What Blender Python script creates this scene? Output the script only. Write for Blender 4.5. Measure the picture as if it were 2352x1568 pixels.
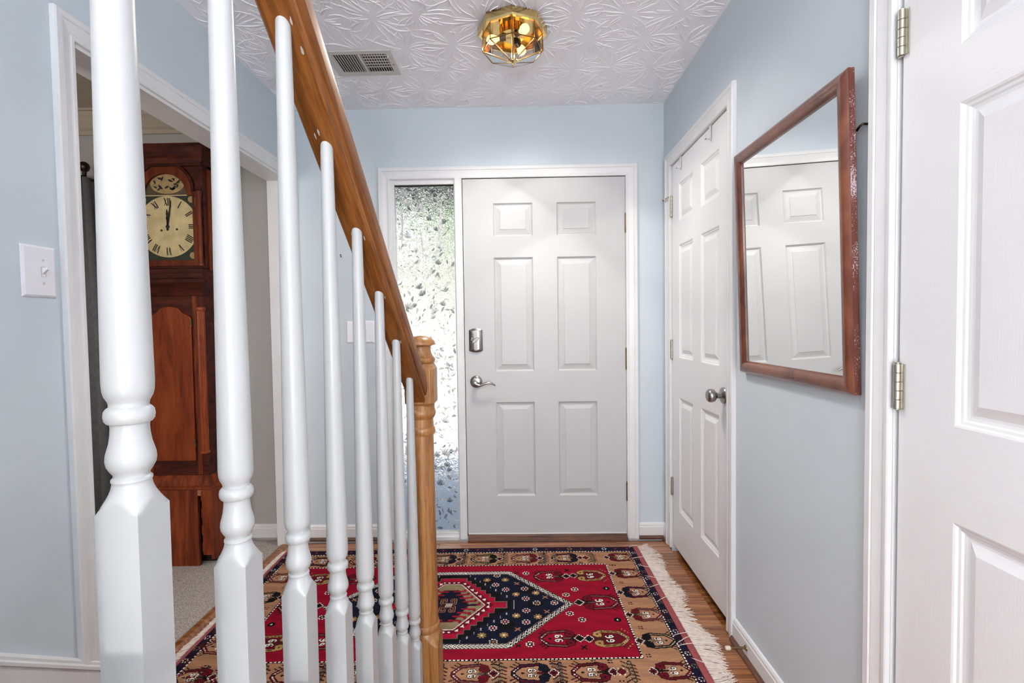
import bpy, bmesh, math, random
import numpy as np
from mathutils import Vector, Matrix

for o in list(bpy.data.objects):
    bpy.data.objects.remove(o, do_unlink=True)
SC = bpy.context.scene
COL = SC.collection
random.seed(7)
RNG = np.random.default_rng(7)

# ------------------------------------------------------------------ room dimensions (metres)
D = 2.737        # front wall with the entry door
XR = 0.818       # wall with closet door and mirror
XL = -1.257      # wall with the cased opening
H = 2.44
XLB = XL - 0.113  # dining-room side of that wall

# ------------------------------------------------------------------ camera
def cam_axes(yaw, pitch, roll):
    f = np.array([-math.sin(yaw)*math.cos(pitch), math.cos(yaw)*math.cos(pitch), math.sin(pitch)])
    r0 = np.array([math.cos(yaw), math.sin(yaw), 0.0]); u0 = np.cross(r0, f)
    return math.cos(roll)*r0 + math.sin(roll)*u0, -math.sin(roll)*r0 + math.cos(roll)*u0, f
cr, cu, cf = cam_axes(0.015, -0.0336, -0.0137)
cd = bpy.data.cameras.new('camera'); cam = bpy.data.objects.new('camera', cd); COL.objects.link(cam)
cd.sensor_width = 36.0; cd.lens = 1111.0/2352*36.0; cd.clip_start = 0.02
M = Matrix(((cr[0], cu[0], -cf[0], 0), (cr[1], cu[1], -cf[1], 0), (cr[2], cu[2], -cf[2], 1.2225), (0, 0, 0, 1)))
cam.matrix_world = M
SC.camera = cam

# ------------------------------------------------------------------ world, sun, lamps, exposure
W = bpy.data.worlds.new('world'); SC.world = W; W.use_nodes = True
bgn = W.node_tree.nodes['Background']
bgn.inputs[0].default_value = (0.93, 0.96, 1.0, 1); bgn.inputs[1].default_value = 2.2
def lamp(kind, name, loc, energy, color=(1, 1, 1), size=None, sizey=None, target=None, spread=None):
    l = bpy.data.lights.new(name, kind); l.energy = energy; l.color = color
    o = bpy.data.objects.new(name, l); COL.objects.link(o); o.location = loc
    if kind == 'AREA':
        l.shape = 'RECTANGLE'; l.size = size; l.size_y = sizey or size
        if spread: l.spread = spread
    elif kind == 'POINT' and size is not None:
        l.shadow_soft_size = size
    if target is not None:
        o.rotation_euler = (Vector(target) - Vector(loc)).to_track_quat('-Z', 'Y').to_euler()
    return o
sun = lamp('SUN', 'sun', (0, 8, 9), 6.0, (1.0, 0.96, 0.88), target=(1.5, 9.5, 0)); sun.data.angle = 0.01
# added area fill standing in for daylight behind the camera, and the photographer's flash (its shadow shows behind the ceiling lamp)
lamp('AREA', 'hall_fill', (0.30, -2.3, 1.05), 21, (0.985, 0.99, 1.0), 1.0, 2.1, target=(0.30, 1.0, 1.05))
lamp('POINT', 'camera_flash', (0.06, -0.90, 1.24), 27, (1.0, 0.985, 0.97), 0.05)
lamp('AREA', 'dining_fill', (-1.95, -0.55, 1.45), 24, (1.0, 0.95, 0.89), 0.7, 1.0, target=(-1.72, 2.7, 0.9))  # fill added to brighten the clock and the wall behind it
lamp('AREA', 'stair_side_fill', (XL+0.06, -1.55, 1.55), 43, (0.97, 0.985, 1.0), 1.1, 1.4, target=(0.80, 0.9, 1.0))  # unseen fill added on the stair side to light the mirror wall
BULB_W = 21
MIRROR_YAW = 0.0
cy_ = SC.cycles
cy_.use_light_tree = False; cy_.use_adaptive_sampling = True; cy_.adaptive_threshold = 0.06; cy_.max_bounces = 7; cy_.diffuse_bounces = 5; cy_.glossy_bounces = 3; cy_.transmission_bounces = 4; cy_.transparent_max_bounces = 6; cy_.caustics_reflective = False; cy_.caustics_refractive = False
lamp('AREA', 'ceiling_bounce_fill', (0.35, -1.60, 1.75), 34, (0.96, 0.985, 1.0), 0.8, 0.8, target=(0.35, -1.60, 2.4))  # upward fill added behind the camera for soft light off the ceiling
vs = SC.view_settings
vs.view_transform = 'Standard'; vs.look = 'None'; vs.exposure = 0.32; vs.gamma = 1.0; vs.use_curve_mapping = False

# ------------------------------------------------------------------ materials
def srgb(r, g, b):
    def c(v):
        v /= 255.0
        return v/12.92 if v <= 0.04045 else ((v+0.055)/1.055)**2.4
    return (c(r), c(g), c(b), 1.0)
class NT:
    def __init__(s, name):
        s.m = bpy.data.materials.new(name); s.m.use_nodes = True
        s.t = s.m.node_tree; s.n = s.t.nodes; s.b = s.n['Principled BSDF']; s.out = s.n['Material Output']
    def add(s, kind, **kw):
        n = s.n.new(kind)
        for k, v in kw.items():
            if hasattr(n, k): setattr(n, k, v)
            else: n.inputs[k].default_value = v
        return n
    def link(s, a, b): s.t.links.new(a, b)
    def coord(s, kind='Object', scale=(1, 1, 1), rnd=False):
        tc = s.add('ShaderNodeTexCoord'); mp = s.add('ShaderNodeMapping'); mp.inputs['Scale'].default_value = scale
        if rnd:
            oi = s.add('ShaderNodeObjectInfo'); vm = s.add('ShaderNodeVectorMath', operation='SCALE')
            cx = s.add('ShaderNodeCombineXYZ'); mm = s.add('ShaderNodeMath', operation='MULTIPLY'); mm.inputs[1].default_value = 37.0
            s.link(oi.outputs['Random'], mm.inputs[0])
            for i in range(3): s.link(mm.outputs[0], cx.inputs[i])
            va = s.add('ShaderNodeVectorMath', operation='ADD'); s.link(tc.outputs[kind], va.inputs[0]); s.link(cx.outputs[0], va.inputs[1])
            s.link(va.outputs[0], mp.inputs['Vector'])
        else:
            s.link(tc.outputs[kind], mp.inputs['Vector'])
        return mp.outputs[0]
    def noise(s, vec, scale, detail=4, rough=0.55, dist=0.0):
        n = s.add('ShaderNodeTexNoise'); n.inputs['Scale'].default_value = scale; n.inputs['Detail'].default_value = detail
        n.inputs['Roughness'].default_value = rough; n.inputs['Distortion'].default_value = dist
        s.link(vec, n.inputs['Vector']); return n.outputs['Fac']
    def ramp(s, fac, stops):
        r = s.add('ShaderNodeValToRGB'); e = r.color_ramp.elements
        while len(e) < len(stops): e.new(0.5)
        for i, (p, c) in enumerate(stops): e[i].position = p; e[i].color = c
        s.link(fac, r.inputs[0]); return r.outputs[0]
    def bump(s, h, strength, dist=0.01, prev=None):
        b = s.add('ShaderNodeBump'); b.inputs['Strength'].default_value = strength; b.inputs['Distance'].default_value = dist
        s.link(h, b.inputs['Height'])
        if prev is not None: s.link(prev, b.inputs['Normal'])
        s.link(b.outputs[0], s.b.inputs['Normal']); return b.outputs[0]
def plain(name, col, rough=0.5, metal=0.0, spec=None, nscale=0, namt=0.04, bump=0, bscale=200, coat=0):
    k = NT(name); k.b.inputs['Roughness'].default_value = rough; k.b.inputs['Metallic'].default_value = metal
    if spec is not None: k.b.inputs['Specular IOR Level'].default_value = spec
    if coat: k.b.inputs['Coat Weight'].default_value = coat; k.b.inputs['Coat Roughness'].default_value = 0.1
    v = k.coord()
    c0 = tuple(max(0, x*(1-namt)) for x in col[:3]) + (1,); c1 = tuple(min(1, x*(1+namt)) for x in col[:3]) + (1,)
    f = k.noise(v, nscale or 6.0, 3)
    k.link(k.ramp(f, [(0.35, c0), (0.65, c1)]), k.b.inputs['Base Color'])
    if bump: k.bump(k.noise(v, bscale, 3), bump, 0.002)
    return k.m
def wood(name, dark, mid, light, scale=(60, 60, 3), rough=0.35, coat=0.3, spec=0.5, rnd=True, pores=0.5):
    k = NT(name); k.b.inputs['Roughness'].default_value = rough
    k.b.inputs['Coat Weight'].default_value = coat; k.b.inputs['Coat Roughness'].default_value = 0.15; k.b.inputs['Specular IOR Level'].default_value = spec
    v = k.coord('Object', scale, rnd)
    f1 = k.noise(v, 1.0, 5, 0.6, 0.6)
    base = k.ramp(f1, [(0.25, dark), (0.45, mid), (0.7, light)])
    v2 = k.coord('Object', tuple(s*4 for s in scale), rnd)
    f2 = k.noise(v2, 1.0, 3, 0.7, 0.2)
    mx = k.add('ShaderNodeMix', data_type='RGBA', blend_type='MULTIPLY'); mx.inputs[0].default_value = pores
    k.link(base, mx.inputs[6]); k.link(k.ramp(f2, [(0.32, (0.35, 0.28, 0.22, 1)), (0.5, (1, 1, 1, 1))]), mx.inputs[7])
    oi = k.add('ShaderNodeObjectInfo'); hs = k.add('ShaderNodeHueSaturation')
    mr = k.add('ShaderNodeMapRange'); mr.inputs[3].default_value = 0.82 if rnd else 1.0; mr.inputs[4].default_value = 1.15 if rnd else 1.0
    k.link(oi.outputs['Random'], mr.inputs[0]); k.link(mr.outputs[0], hs.inputs['Value']); k.link(mx.outputs[2], hs.inputs['Color'])
    k.link(hs.outputs[0], k.b.inputs['Base Color'])
    k.bump(f2, 0.12, 0.001)
    return k.m

MAT = {}
def wall_mat():
    k = NT('blue_grey_wall_paint'); k.b.inputs['Roughness'].default_value = 0.62; k.b.inputs['Specular IOR Level'].default_value = 0.3
    v = k.coord('Object')
    f = k.noise(v, 1.6, 4)
    k.link(k.ramp(f, [(0.3, srgb(203, 213, 220)), (0.7, srgb(209, 219, 225))]), k.b.inputs['Base Color'])
    k.bump(k.noise(v, 140, 3), 0.06, 0.002)
    return k.m
MAT['wall'] = wall_mat()
MAT['trim'] = plain('white_trim_paint', srgb(228, 229, 230), 0.35, nscale=12, namt=0.015, bump=0.03, bscale=90)
MAT['door_smooth'] = plain('white_steel_door_paint', srgb(196, 197, 198), 0.46, nscale=5, namt=0.012, bump=0.02, bscale=300)
MAT['ceiling'] = plain('ceiling_plaster', srgb(246, 247, 252), 0.75, nscale=3, namt=0.02, bump=0.10, bscale=160)
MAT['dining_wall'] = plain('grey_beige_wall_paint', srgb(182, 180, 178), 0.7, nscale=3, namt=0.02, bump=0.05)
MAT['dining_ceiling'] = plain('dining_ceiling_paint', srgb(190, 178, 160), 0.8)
def door_grain(name, scale):
    k = NT(name); k.b.inputs['Base Color'].default_value = srgb(236, 237, 239); k.b.inputs['Roughness'].default_value = 0.38
    v = k.coord('Object', scale); h = k.noise(v, 1.0, 5, 0.6, 0.5)
    k.bump(h, 0.22, 0.0012); return k.m
MAT['grain_v'] = door_grain('white_woodgrain_upright', (330, 330, 14))
MAT['grain_h'] = door_grain('white_woodgrain_across', (14, 14, 330))
MAT['bal'] = plain('white_gloss_baluster_paint', srgb(174, 175, 175), 0.34, nscale=9, namt=0.012, bump=0.03, bscale=60)
MAT['oak'] = wood('golden_oak', srgb(74, 38, 10), srgb(122, 72, 30), srgb(154, 98, 48), (70, 5, 70), 0.45, 0.04, 0.35, rnd=False)
MAT['oak_v'] = wood('golden_oak_upright', srgb(104, 64, 28), srgb(154, 104, 56), srgb(178, 130, 78), (80, 80, 4), 0.36, 0.15, rnd=False)
MAT['plank'] = wood('oak_floor_plank', srgb(72, 36, 14), srgb(142, 84, 44), srgb(196, 136, 86), (2.6, 55, 55), 0.28, 0.4, rnd=True, pores=0.75)
MAT['shoe'] = wood('brown_shoe_moulding', srgb(58, 34, 24), srgb(92, 58, 42), srgb(120, 80, 58), (6, 6, 60), 0.35, 0.3, rnd=False)
MAT['mahog'] = wood('mahogany', srgb(52, 18, 10), srgb(104, 44, 22), srgb(140, 66, 34), (30, 30, 3), 0.48, 0.0, 0.22, rnd=True, pores=0.35)
MAT['mahog_door'] = wood('figured_mahogany', srgb(82, 28, 10), srgb(134, 56, 22), srgb(160, 76, 36), (22, 22, 3.4), 0.42, 0.04, 0.3, rnd=True, pores=0.25)
MAT['mahog_dark'] = wood('dark_mahogany', srgb(30, 10, 8), srgb(62, 24, 16), srgb(92, 40, 26), (6, 30, 30), 0.48, 0.0, 0.22, rnd=True, pores=0.3)
MAT['walnut'] = wood('mirror_frame_walnut', srgb(72, 34, 22), srgb(108, 58, 40), srgb(138, 82, 58), (26, 5, 5), 0.25, 0.5, rnd=True, pores=0.25)
def worn_edge():
    k = NT('chipped_brown_edge'); v = k.coord('Object', (1, 1, 1)); k.b.inputs['Roughness'].default_value = 0.55
    f = k.noise(v, 260, 5, 0.7); g = k.noise(v, 7, 3)
    mu = k.add('ShaderNodeMath', operation='MULTIPLY'); k.link(f, mu.inputs[0]); k.link(g, mu.inputs[1])
    k.link(k.ramp(mu.outputs[0], [(0.24, srgb(98, 48, 36)), (0.285, srgb(120, 78, 70)), (0.32, srgb(196, 184, 190))]), k.b.inputs['Base Color'])
    k.bump(f, 0.5, 0.001); return k.m
MAT['worn'] = worn_edge()
MAT['mirror'] = plain('mirror_silver', (0.93, 0.94, 0.93, 1), 0.0, 1.0, namt=0.0)
MAT['nickel'] = plain('brushed_nickel', srgb(158, 154, 150), 0.26, 1.0, nscale=40, namt=0.06, bump=0.03, bscale=400)
MAT['hinge'] = plain('satin_nickel_hinge', srgb(188, 184, 170), 0.35, 1.0, nscale=20)
MAT['hinge_old'] = plain('tarnished_brass_hinge', srgb(128, 112, 82), 0.4, 1.0, nscale=60, namt=0.2)
MAT['brass'] = plain('polished_brass', srgb(226, 200, 138), 0.14, 1.0, nscale=20, namt=0.03)
MAT['came'] = plain('aged_brass_came', srgb(138, 104, 58), 0.3, 1.0)
MAT['bronze'] = plain('dark_bronze', srgb(70, 58, 52), 0.35, 1.0)
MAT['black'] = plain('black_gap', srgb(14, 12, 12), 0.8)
MAT['socket'] = plain('black_socket', srgb(26, 20, 18), 0.35)
MAT['gap'] = plain('brown_weatherstrip', srgb(52, 44, 38), 0.8)
MAT['plastic'] = plain('white_switch_plastic', srgb(236, 237, 243), 0.3, namt=0.005)
MAT['vent'] = plain('white_vent_metal', srgb(205, 202, 198), 0.4)
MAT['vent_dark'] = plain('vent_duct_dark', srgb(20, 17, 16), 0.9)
MAT['ivory'] = plain('ivory_rubber', srgb(216, 205, 188), 0.6)
MAT['curtain'] = plain('charcoal_curtain', srgb(112, 113, 116), 0.9, nscale=40, namt=0.1, bump=0.2, bscale=500)
def carpet_mat():
    k = NT('oatmeal_carpet'); v = k.coord('Object'); k.b.inputs['Roughness'].default_value = 0.95
    f = k.noise(v, 190, 4, 0.7); k.link(k.ramp(f, [(0.36, srgb(128, 116, 108)), (0.5, srgb(186, 176, 168)), (0.65, srgb(212, 204, 197))]), k.b.inputs['Base Color'])
    k.bump(f, 0.8, 0.006); return k.m
MAT['carpet'] = carpet_mat()
def pile_mat():
    k = NT('knotted_wool_pile'); k.b.inputs['Roughness'].default_value = 0.92; k.b.inputs['Specular IOR Level'].default_value = 0.15
    a = k.add('ShaderNodeAttribute', attribute_name='pile'); v = k.coord('Object')
    mx = k.add('ShaderNodeMix', data_type='RGBA', blend_type='MULTIPLY'); mx.inputs[0].default_value = 1.0
    f = k.noise(v, 500, 2); g = k.noise(v, 9, 3)
    ad = k.add('ShaderNodeMath', operation='ADD'); k.link(f, ad.inputs[0]); k.link(g, ad.inputs[1])
    k.link(a.outputs['Color'], mx.inputs[6]); k.link(k.ramp(ad.outputs[0], [(0.35, (0.7, 0.7, 0.7, 1)), (0.65, (1, 1, 1, 1))]), mx.inputs[7])
    k.link(mx.outputs[2], k.b.inputs['Base Color']); k.bump(f, 0.5, 0.003)
    return k.m
MAT['pile'] = pile_mat()
MAT['kilim'] = plain('rose_kilim_weave', srgb(156, 74, 76), 0.9, nscale=160, namt=0.18, bump=0.4, bscale=400)
MAT['fringe'] = plain('cream_fringe_yarn', srgb(232, 218, 208), 0.9, nscale=60, namt=0.08)
def film_glass():
    k = NT('floral_film_glass'); b = k.b
    b.inputs['Base Color'].default_value = (0.97, 0.98, 0.98, 1); b.inputs['Roughness'].default_value = 0.2
    b.inputs['Transmission Weight'].default_value = 1.0; b.inputs['IOR'].default_value = 1.25
    v = k.coord('Object', (1, 1, 1))
    n = k.add('ShaderNodeTexNoise'); n.inputs['Scale'].default_value = 22; n.inputs['Detail'].default_value = 2; k.link(v, n.inputs['Vector'])
    mv = k.add('ShaderNodeVectorMath', operation='MULTIPLY_ADD'); k.link(n.outputs['Color'], mv.inputs[0]); mv.inputs[1].default_value = (0.06, 0.06, 0.06); k.link(v, mv.inputs[2])
    vo = k.add('ShaderNodeTexVoronoi'); vo.inputs['Scale'].default_value = 46; k.link(mv.outputs[0], vo.inputs['Vector'])
    vo2 = k.add('ShaderNodeTexVoronoi'); vo2.feature = 'F2'; vo2.inputs['Scale'].default_value = 90; k.link(mv.outputs[0], vo2.inputs['Vector'])
    ad = k.add('ShaderNodeMath', operation='ADD'); k.link(vo.outputs['Distance'], ad.inputs[0]); k.link(vo2.outputs['Distance'], ad.inputs[1])
    k.bump(ad.outputs[0], 0.45, 0.008); return k.m
MAT['film'] = film_glass()
def motif_mat(name, rough, tint, trans=1.0):
    k = NT(name); b = k.b; b.inputs['Base Color'].default_value = tint; b.inputs['Roughness'].default_value = rough
    b.inputs['Transmission Weight'].default_value = trans; b.inputs['IOR'].default_value = 1.35; return k.m
def print_mat(name, tint, op):
    k = NT(name); tr = k.add('ShaderNodeBsdfTransparent'); tr.inputs[0].default_value = tint
    k.b.inputs['Base Color'].default_value = srgb(246, 247, 248); k.b.inputs['Roughness'].default_value = 0.5
    v = k.coord('Object'); f = k.noise(v, 60, 3); mr = k.add('ShaderNodeMapRange'); mr.inputs[1].default_value = .3; mr.inputs[2].default_value = .7; mr.inputs[3].default_value = op*0.6; mr.inputs[4].default_value = min(1, op*1.3)
    k.link(f, mr.inputs[0]); mx = k.add('ShaderNodeMixShader'); k.link(mr.outputs[0], mx.inputs[0]); k.link(tr.outputs[0], mx.inputs[1]); k.link(k.b.outputs[0], mx.inputs[2]); k.link(mx.outputs[0], k.out.inputs[0]); return k.m
MAT['leaf_frost'] = print_mat('frosted_leaf_print', (0.95, 0.95, 0.95, 1), 0.62)
MAT['leaf_clear'] = print_mat('clear_leaf_print', (0.62, 0.64, 0.65, 1), 0.08)
def clear_pane():
    k = NT('clear_bevelled_glass'); k.n.remove(k.b)
    tr = k.add('ShaderNodeBsdfTransparent'); tr.inputs[0].default_value = (0.93, 0.90, 0.86, 1)
    gl = k.add('ShaderNodeBsdfGlossy'); gl.inputs['Roughness'].default_value = 0.03
    fr = k.add('ShaderNodeFresnel'); fr.inputs[0].default_value = 1.16
    mx = k.add('ShaderNodeMixShader'); k.link(fr.outputs[0], mx.inputs[0]); k.link(tr.outputs[0], mx.inputs[1]); k.link(gl.outputs[0], mx.inputs[2])
    k.link(mx.outputs[0], k.out.inputs[0]); return k.m
MAT['pane'] = clear_pane()
def emit(name, col, st):
    k = NT(name); k.b.inputs['Base Color'].default_value = col; k.b.inputs['Emission Color'].default_value = col; k.b.inputs['Emission Strength'].default_value = st; return k.m
MAT['bulb_lit'] = emit('lit_lamp_bulb', (1.0, 0.48, 0.17, 1), 3.2)
MAT['dial'] = plain('aged_cream_dial', srgb(206, 186, 138), 0.6, nscale=14, namt=0.16)
MAT['dial_brown'] = plain('dial_arch_brown', srgb(84, 70, 48), 0.7, nscale=30, namt=0.2)
MAT['dial_oval'] = plain('dial_painted_oval', srgb(168, 142, 98), 0.7, nscale=40, namt=0.2)
MAT['dial_green'] = plain('dial_spandrel_green', srgb(44, 50, 38), 0.7, nscale=30, namt=0.2)
MAT['ink'] = plain('dial_black_ink', srgb(26, 22, 20), 0.6)
MAT['rawwood'] = plain('raw_glue_block', srgb(168, 112, 76), 0.7, nscale=30, namt=0.1)
MAT['concrete'] = plain('pale_driveway_concrete', srgb(226, 222, 214), 0.9, nscale=2, namt=0.05)
MAT['porch'] = plain('blue_grey_porch_shade', srgb(116, 128, 150), 0.6, nscale=4, namt=0.08)  # the porch's bluish shade is put into this floor colour
MAT['porchroof'] = plain('porch_roof_board', srgb(88, 92, 94), 0.8)
MAT['grass'] = plain('lawn_grass', srgb(126, 146, 88), 0.95, nscale=9, namt=0.25)
MAT['leaf'] = plain('tree_foliage', srgb(120, 148, 84), 0.9, nscale=3, namt=0.35)
MAT['bark'] = plain('tree_bark', srgb(90, 76, 62), 0.95, nscale=8, namt=0.3)
MAT['siding'] = plain('house_siding', srgb(224, 224, 220), 0.8)
MAT['roof'] = plain('roof_shingle', srgb(110, 106, 104), 0.9)
MAT['exterior'] = plain('outer_wall_siding', srgb(200, 196, 188), 0.8)

# ------------------------------------------------------------------ mesh helpers
ORG = {}
def tag(o, label=None, cat=None, group=None, kind=None):
    if label: o['label'] = label
    if cat: o['category'] = cat
    if group: o['group'] = group
    if kind: o['kind'] = kind
    return o
def empty(name, loc, label=None, cat=None, group=None, kind=None):
    o = bpy.data.objects.new(name, None); COL.objects.link(o); o.location = loc; o.empty_display_size = 0.05
    ORG[o] = Vector(loc); return tag(o, label, cat, group, kind)
class MB:
    def __init__(s): s.v = []; s.f = []; s.mi = []
    def add(s, vs, fs, mi=0):
        b = len(s.v); s.v.extend([tuple(v) for v in vs]); s.f.extend([tuple(b+i for i in f) for f in fs]); s.mi.extend([mi]*len(fs)); return s
    def box(s, a, b, mi=0):
        x0, y0, z0 = a; x1, y1, z1 = b
        return s.add([(x0,y0,z0),(x1,y0,z0),(x1,y1,z0),(x0,y1,z0),(x0,y0,z1),(x1,y0,z1),(x1,y1,z1),(x0,y1,z1)],
                     [(0,3,2,1),(4,5,6,7),(0,1,5,4),(1,2,6,5),(2,3,7,6),(3,0,4,7)], mi)
    def chbox(s, a, b, c, mi=0):
        """box with chamfered edges (all twelve)"""
        x = (a[0], b[0]); y = (a[1], b[1]); z = (a[2], b[2]); vs = []; idx = {}
        for i in (0,1):
            for j in (0,1):
                for k in (0,1):
                    si, sj, sk = (1,-1)[i], (1,-1)[j], (1,-1)[k]
                    for ax, p in enumerate([(x[i], y[j]+sj*c, z[k]+sk*c), (x[i]+si*c, y[j], z[k]+sk*c), (x[i]+si*c, y[j]+sj*c, z[k])]):
                        idx[(i,j,k,ax)] = len(vs); vs.append(p)
        fs = []
        for i in (0,1): fs.append([idx[(i,j,k,0)] for j,k in ((0,0),(1,0),(1,1),(0,1))])
        for j in (0,1): fs.append([idx[(i,j,k,1)] for i,k in ((0,0),(1,0),(1,1),(0,1))])
        for k in (0,1): fs.append([idx[(i,j,k,2)] for i,j in ((0,0),(1,0),(1,1),(0,1))])
        for j in (0,1):
            for k in (0,1): fs.append([idx[(0,j,k,1)], idx[(1,j,k,1)], idx[(1,j,k,2)], idx[(0,j,k,2)]])
        for i in (0,1):
            for k in (0,1): fs.append([idx[(i,0,k,0)], idx[(i,1,k,0)], idx[(i,1,k,2)], idx[(i,0,k,2)]])
        for i in (0,1):
            for j in (0,1): fs.append([idx[(i,j,0,0)], idx[(i,j,1,0)], idx[(i,j,1,1)], idx[(i,j,0,1)]])
        for i in (0,1):
            for j in (0,1):
                for k in (0,1): fs.append([idx[(i,j,k,0)], idx[(i,j,k,1)], idx[(i,j,k,2)]])
        return s.add(vs, fs, mi)
    def lathe(s, prof, c, axis='z', seg=24, mi=0, a0=0.0):
        """prof: (radius, height) pairs along the axis from point c"""
        vs = []; n = len(prof); ax = {'z': 2, 'y': 1, 'x': 0}[axis[-1]]; sg = -1 if axis[0] == '-' else 1
        for r, h in prof:
            for k in range(seg):
                t = 2*math.pi*k/seg + a0; p = [0, 0, 0]
                o1, o2 = [(1, 2), (2, 0), (0, 1)][ax]
                p[ax] = c[ax] + sg*h; p[o1] = c[o1] + r*math.cos(t); p[o2] = c[o2] + r*math.sin(t); vs.append(p)
        fs = [(i*seg+k, i*seg+(k+1)%seg, (i+1)*seg+(k+1)%seg, (i+1)*seg+k) for i in range(n-1) for k in range(seg)]
        if prof[0][0] > 1e-6: fs.append(tuple(range(seg))[::-1])
        if prof[-1][0] > 1e-6: fs.append(tuple((n-1)*seg+k for k in range(seg)))
        return s.add(vs, fs, mi)
    def tube(s, pts, r, seg=8, mi=0, cap=True):
        pts = [Vector(p) for p in pts]; rs = r if isinstance(r, (list, tuple)) else [r]*len(pts)
        vs = []; prev = None
        for i, p in enumerate(pts):
            t = (pts[min(i+1, len(pts)-1)] - pts[max(i-1, 0)]).normalized()
            if prev is None:
                n = t.orthogonal().normalized()
            else:
                n = (prev - t*prev.dot(t)).normalized()
            prev = n; b = t.cross(n)
            for k in range(seg):
                a = 2*math.pi*k/seg; vs.append(p + (n*math.cos(a) + b*math.sin(a))*rs[i])
        fs = [(i*seg+k, i*seg+(k+1)%seg, (i+1)*seg+(k+1)%seg, (i+1)*seg+k) for i in range(len(pts)-1) for k in range(seg)]
        if cap: fs += [tuple(range(seg))[::-1], tuple((len(pts)-1)*seg+k for k in range(seg))]
        return s.add(vs, fs, mi)
    def sweep(s, prof, p0, p1, fn, mi=0, cap=True):
        """fn(end 0/1, profile point) -> world point; a straight length of moulding"""
        n = len(prof); vs = [fn(0, q) for q in prof] + [fn(1, q) for q in prof]
        fs = [(i, (i+1) % n, n+(i+1) % n, n+i) for i in range(n)]
        if cap: fs += [tuple(range(n))[::-1], tuple(n+i for i in range(n))]
        return s.add(vs, fs, mi)
    def prism(s, poly, fn, d0, d1, mi=0):
        """poly: 2-D outline; fn(a, b, d) -> world"""
        n = len(poly); vs = [fn(a, b, d0) for a, b in poly] + [fn(a, b, d1) for a, b in poly]
        fs = [(i, (i+1) % n, n+(i+1) % n, n+i) for i in range(n)] + [tuple(range(n))[::-1], tuple(n+i for i in range(n))]
        return s.add(vs, fs, mi)
    def holed(s, outer, inner, fn, d0, d1, mi=0):
        """plate between two outlines with equal point counts"""
        n = len(outer); vs = []
        for d in (d0, d1):
            vs += [fn(a, b, d) for a, b in outer] + [fn(a, b, d) for a, b in inner]
        fs = []
        for i in range(n):
            j = (i+1) % n
            fs += [(i, j, n+j, n+i), (2*n+i, 3*n+i, 3*n+j, 2*n+j), (i, 2*n+i, 2*n+j, j), (n+i, n+j, 3*n+j, 3*n+i)]
        return s.add(vs, fs, mi)
    def build(s, name, mat, parent=None, smooth=False, org=None, bevel=0.0):
        if org is None:
            a = np.array(s.v); org = Vector(((a[:, 0].min()+a[:, 0].max())/2, (a[:, 1].min()+a[:, 1].max())/2, a[:, 2].min()))
        org = Vector(org)
        me = bpy.data.meshes.new(name)
        me.from_pydata([tuple(Vector(v)-org) for v in s.v], [], s.f)
        mats = mat if isinstance(mat, (list, tuple)) else [mat]
        for m in mats: me.materials.append(MAT[m])
        if len(mats) > 1: me.polygons.foreach_set('material_index', s.mi)
        bm = bmesh.new(); bm.from_mesh(me); bmesh.ops.recalc_face_normals(bm, faces=bm.faces); bm.to_mesh(me); bm.free()
        if smooth is True: me.polygons.foreach_set('use_smooth', [True]*len(me.polygons))
        elif smooth: me.polygons.foreach_set('use_smooth', [True]*len(me.polygons)); me.set_sharp_from_angle(angle=math.radians(smooth))
        o = bpy.data.objects.new(name, me); COL.objects.link(o)
        ORG[o] = org
        if parent is not None: o.parent = parent; o.location = org - ORG[parent]
        else: o.location = org
        if bevel:
            b = o.modifiers.new('bevel', 'BEVEL'); b.width = bevel; b.segments = 2; b.limit_method = 'ANGLE'
        return o
def copyto(src, parent, world):
    c = src.copy(); COL.objects.link(c); c.parent = parent; c.location = Vector(world) - (ORG[parent] if parent else Vector((0, 0, 0))); ORG[c] = Vector(world); return c
# wall-plane maps: s along the wall, z up, d proud of the wall into the room
BACK = lambda s, z, d: (s, D - d, z)
RIGHT = lambda s, z, d: (XR - d, s, z)
LEFT = lambda s, z, d: (XL + d, s, z)
CEIL = lambda a, b, d: (a, b, H - d)

# ================================================================== THE SETTING
def S(o, label, cat): return tag(o, label, cat, kind='structure')
WT = 0.14
# front wall with the door and sidelight opening
m = MB(); ox0, ox1, oz = -0.722, 0.612, 2.070
m.box((XL-0.05, D, -0.02), (ox0, D+WT, H)); m.box((ox1, D, -0.02), (XR+0.2, D+WT, H)); m.box((ox0, D, oz), (ox1, D+WT, H))
S(m.build('wall_back', 'wall'), 'pale blue-grey painted wall around the white entry door', 'wall')
# wall with closet door and mirror
m = MB(); c0, c1, cz = 1.9, 2.612, 2.056; e0, e1 = 0.29, 1.070
m.box((XR, c1, -0.02), (XR+0.12, D+WT, H)); m.box((XR, e1, -0.02), (XR+0.12, c0, H)); m.box((XR, -2.6, -0.02), (XR+0.12, e0, H))
m.box((XR, c0, cz), (XR+0.12, c1, H)); m.box((XR, e0, cz), (XR+0.12, e1, H))
m.box((XR+0.10, e0-0.05, -0.02), (XR+0.12, c1+0.05, H))
S(m.build('wall_right', 'wall'), 'pale blue-grey wall carrying the wooden mirror', 'wall')
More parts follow.
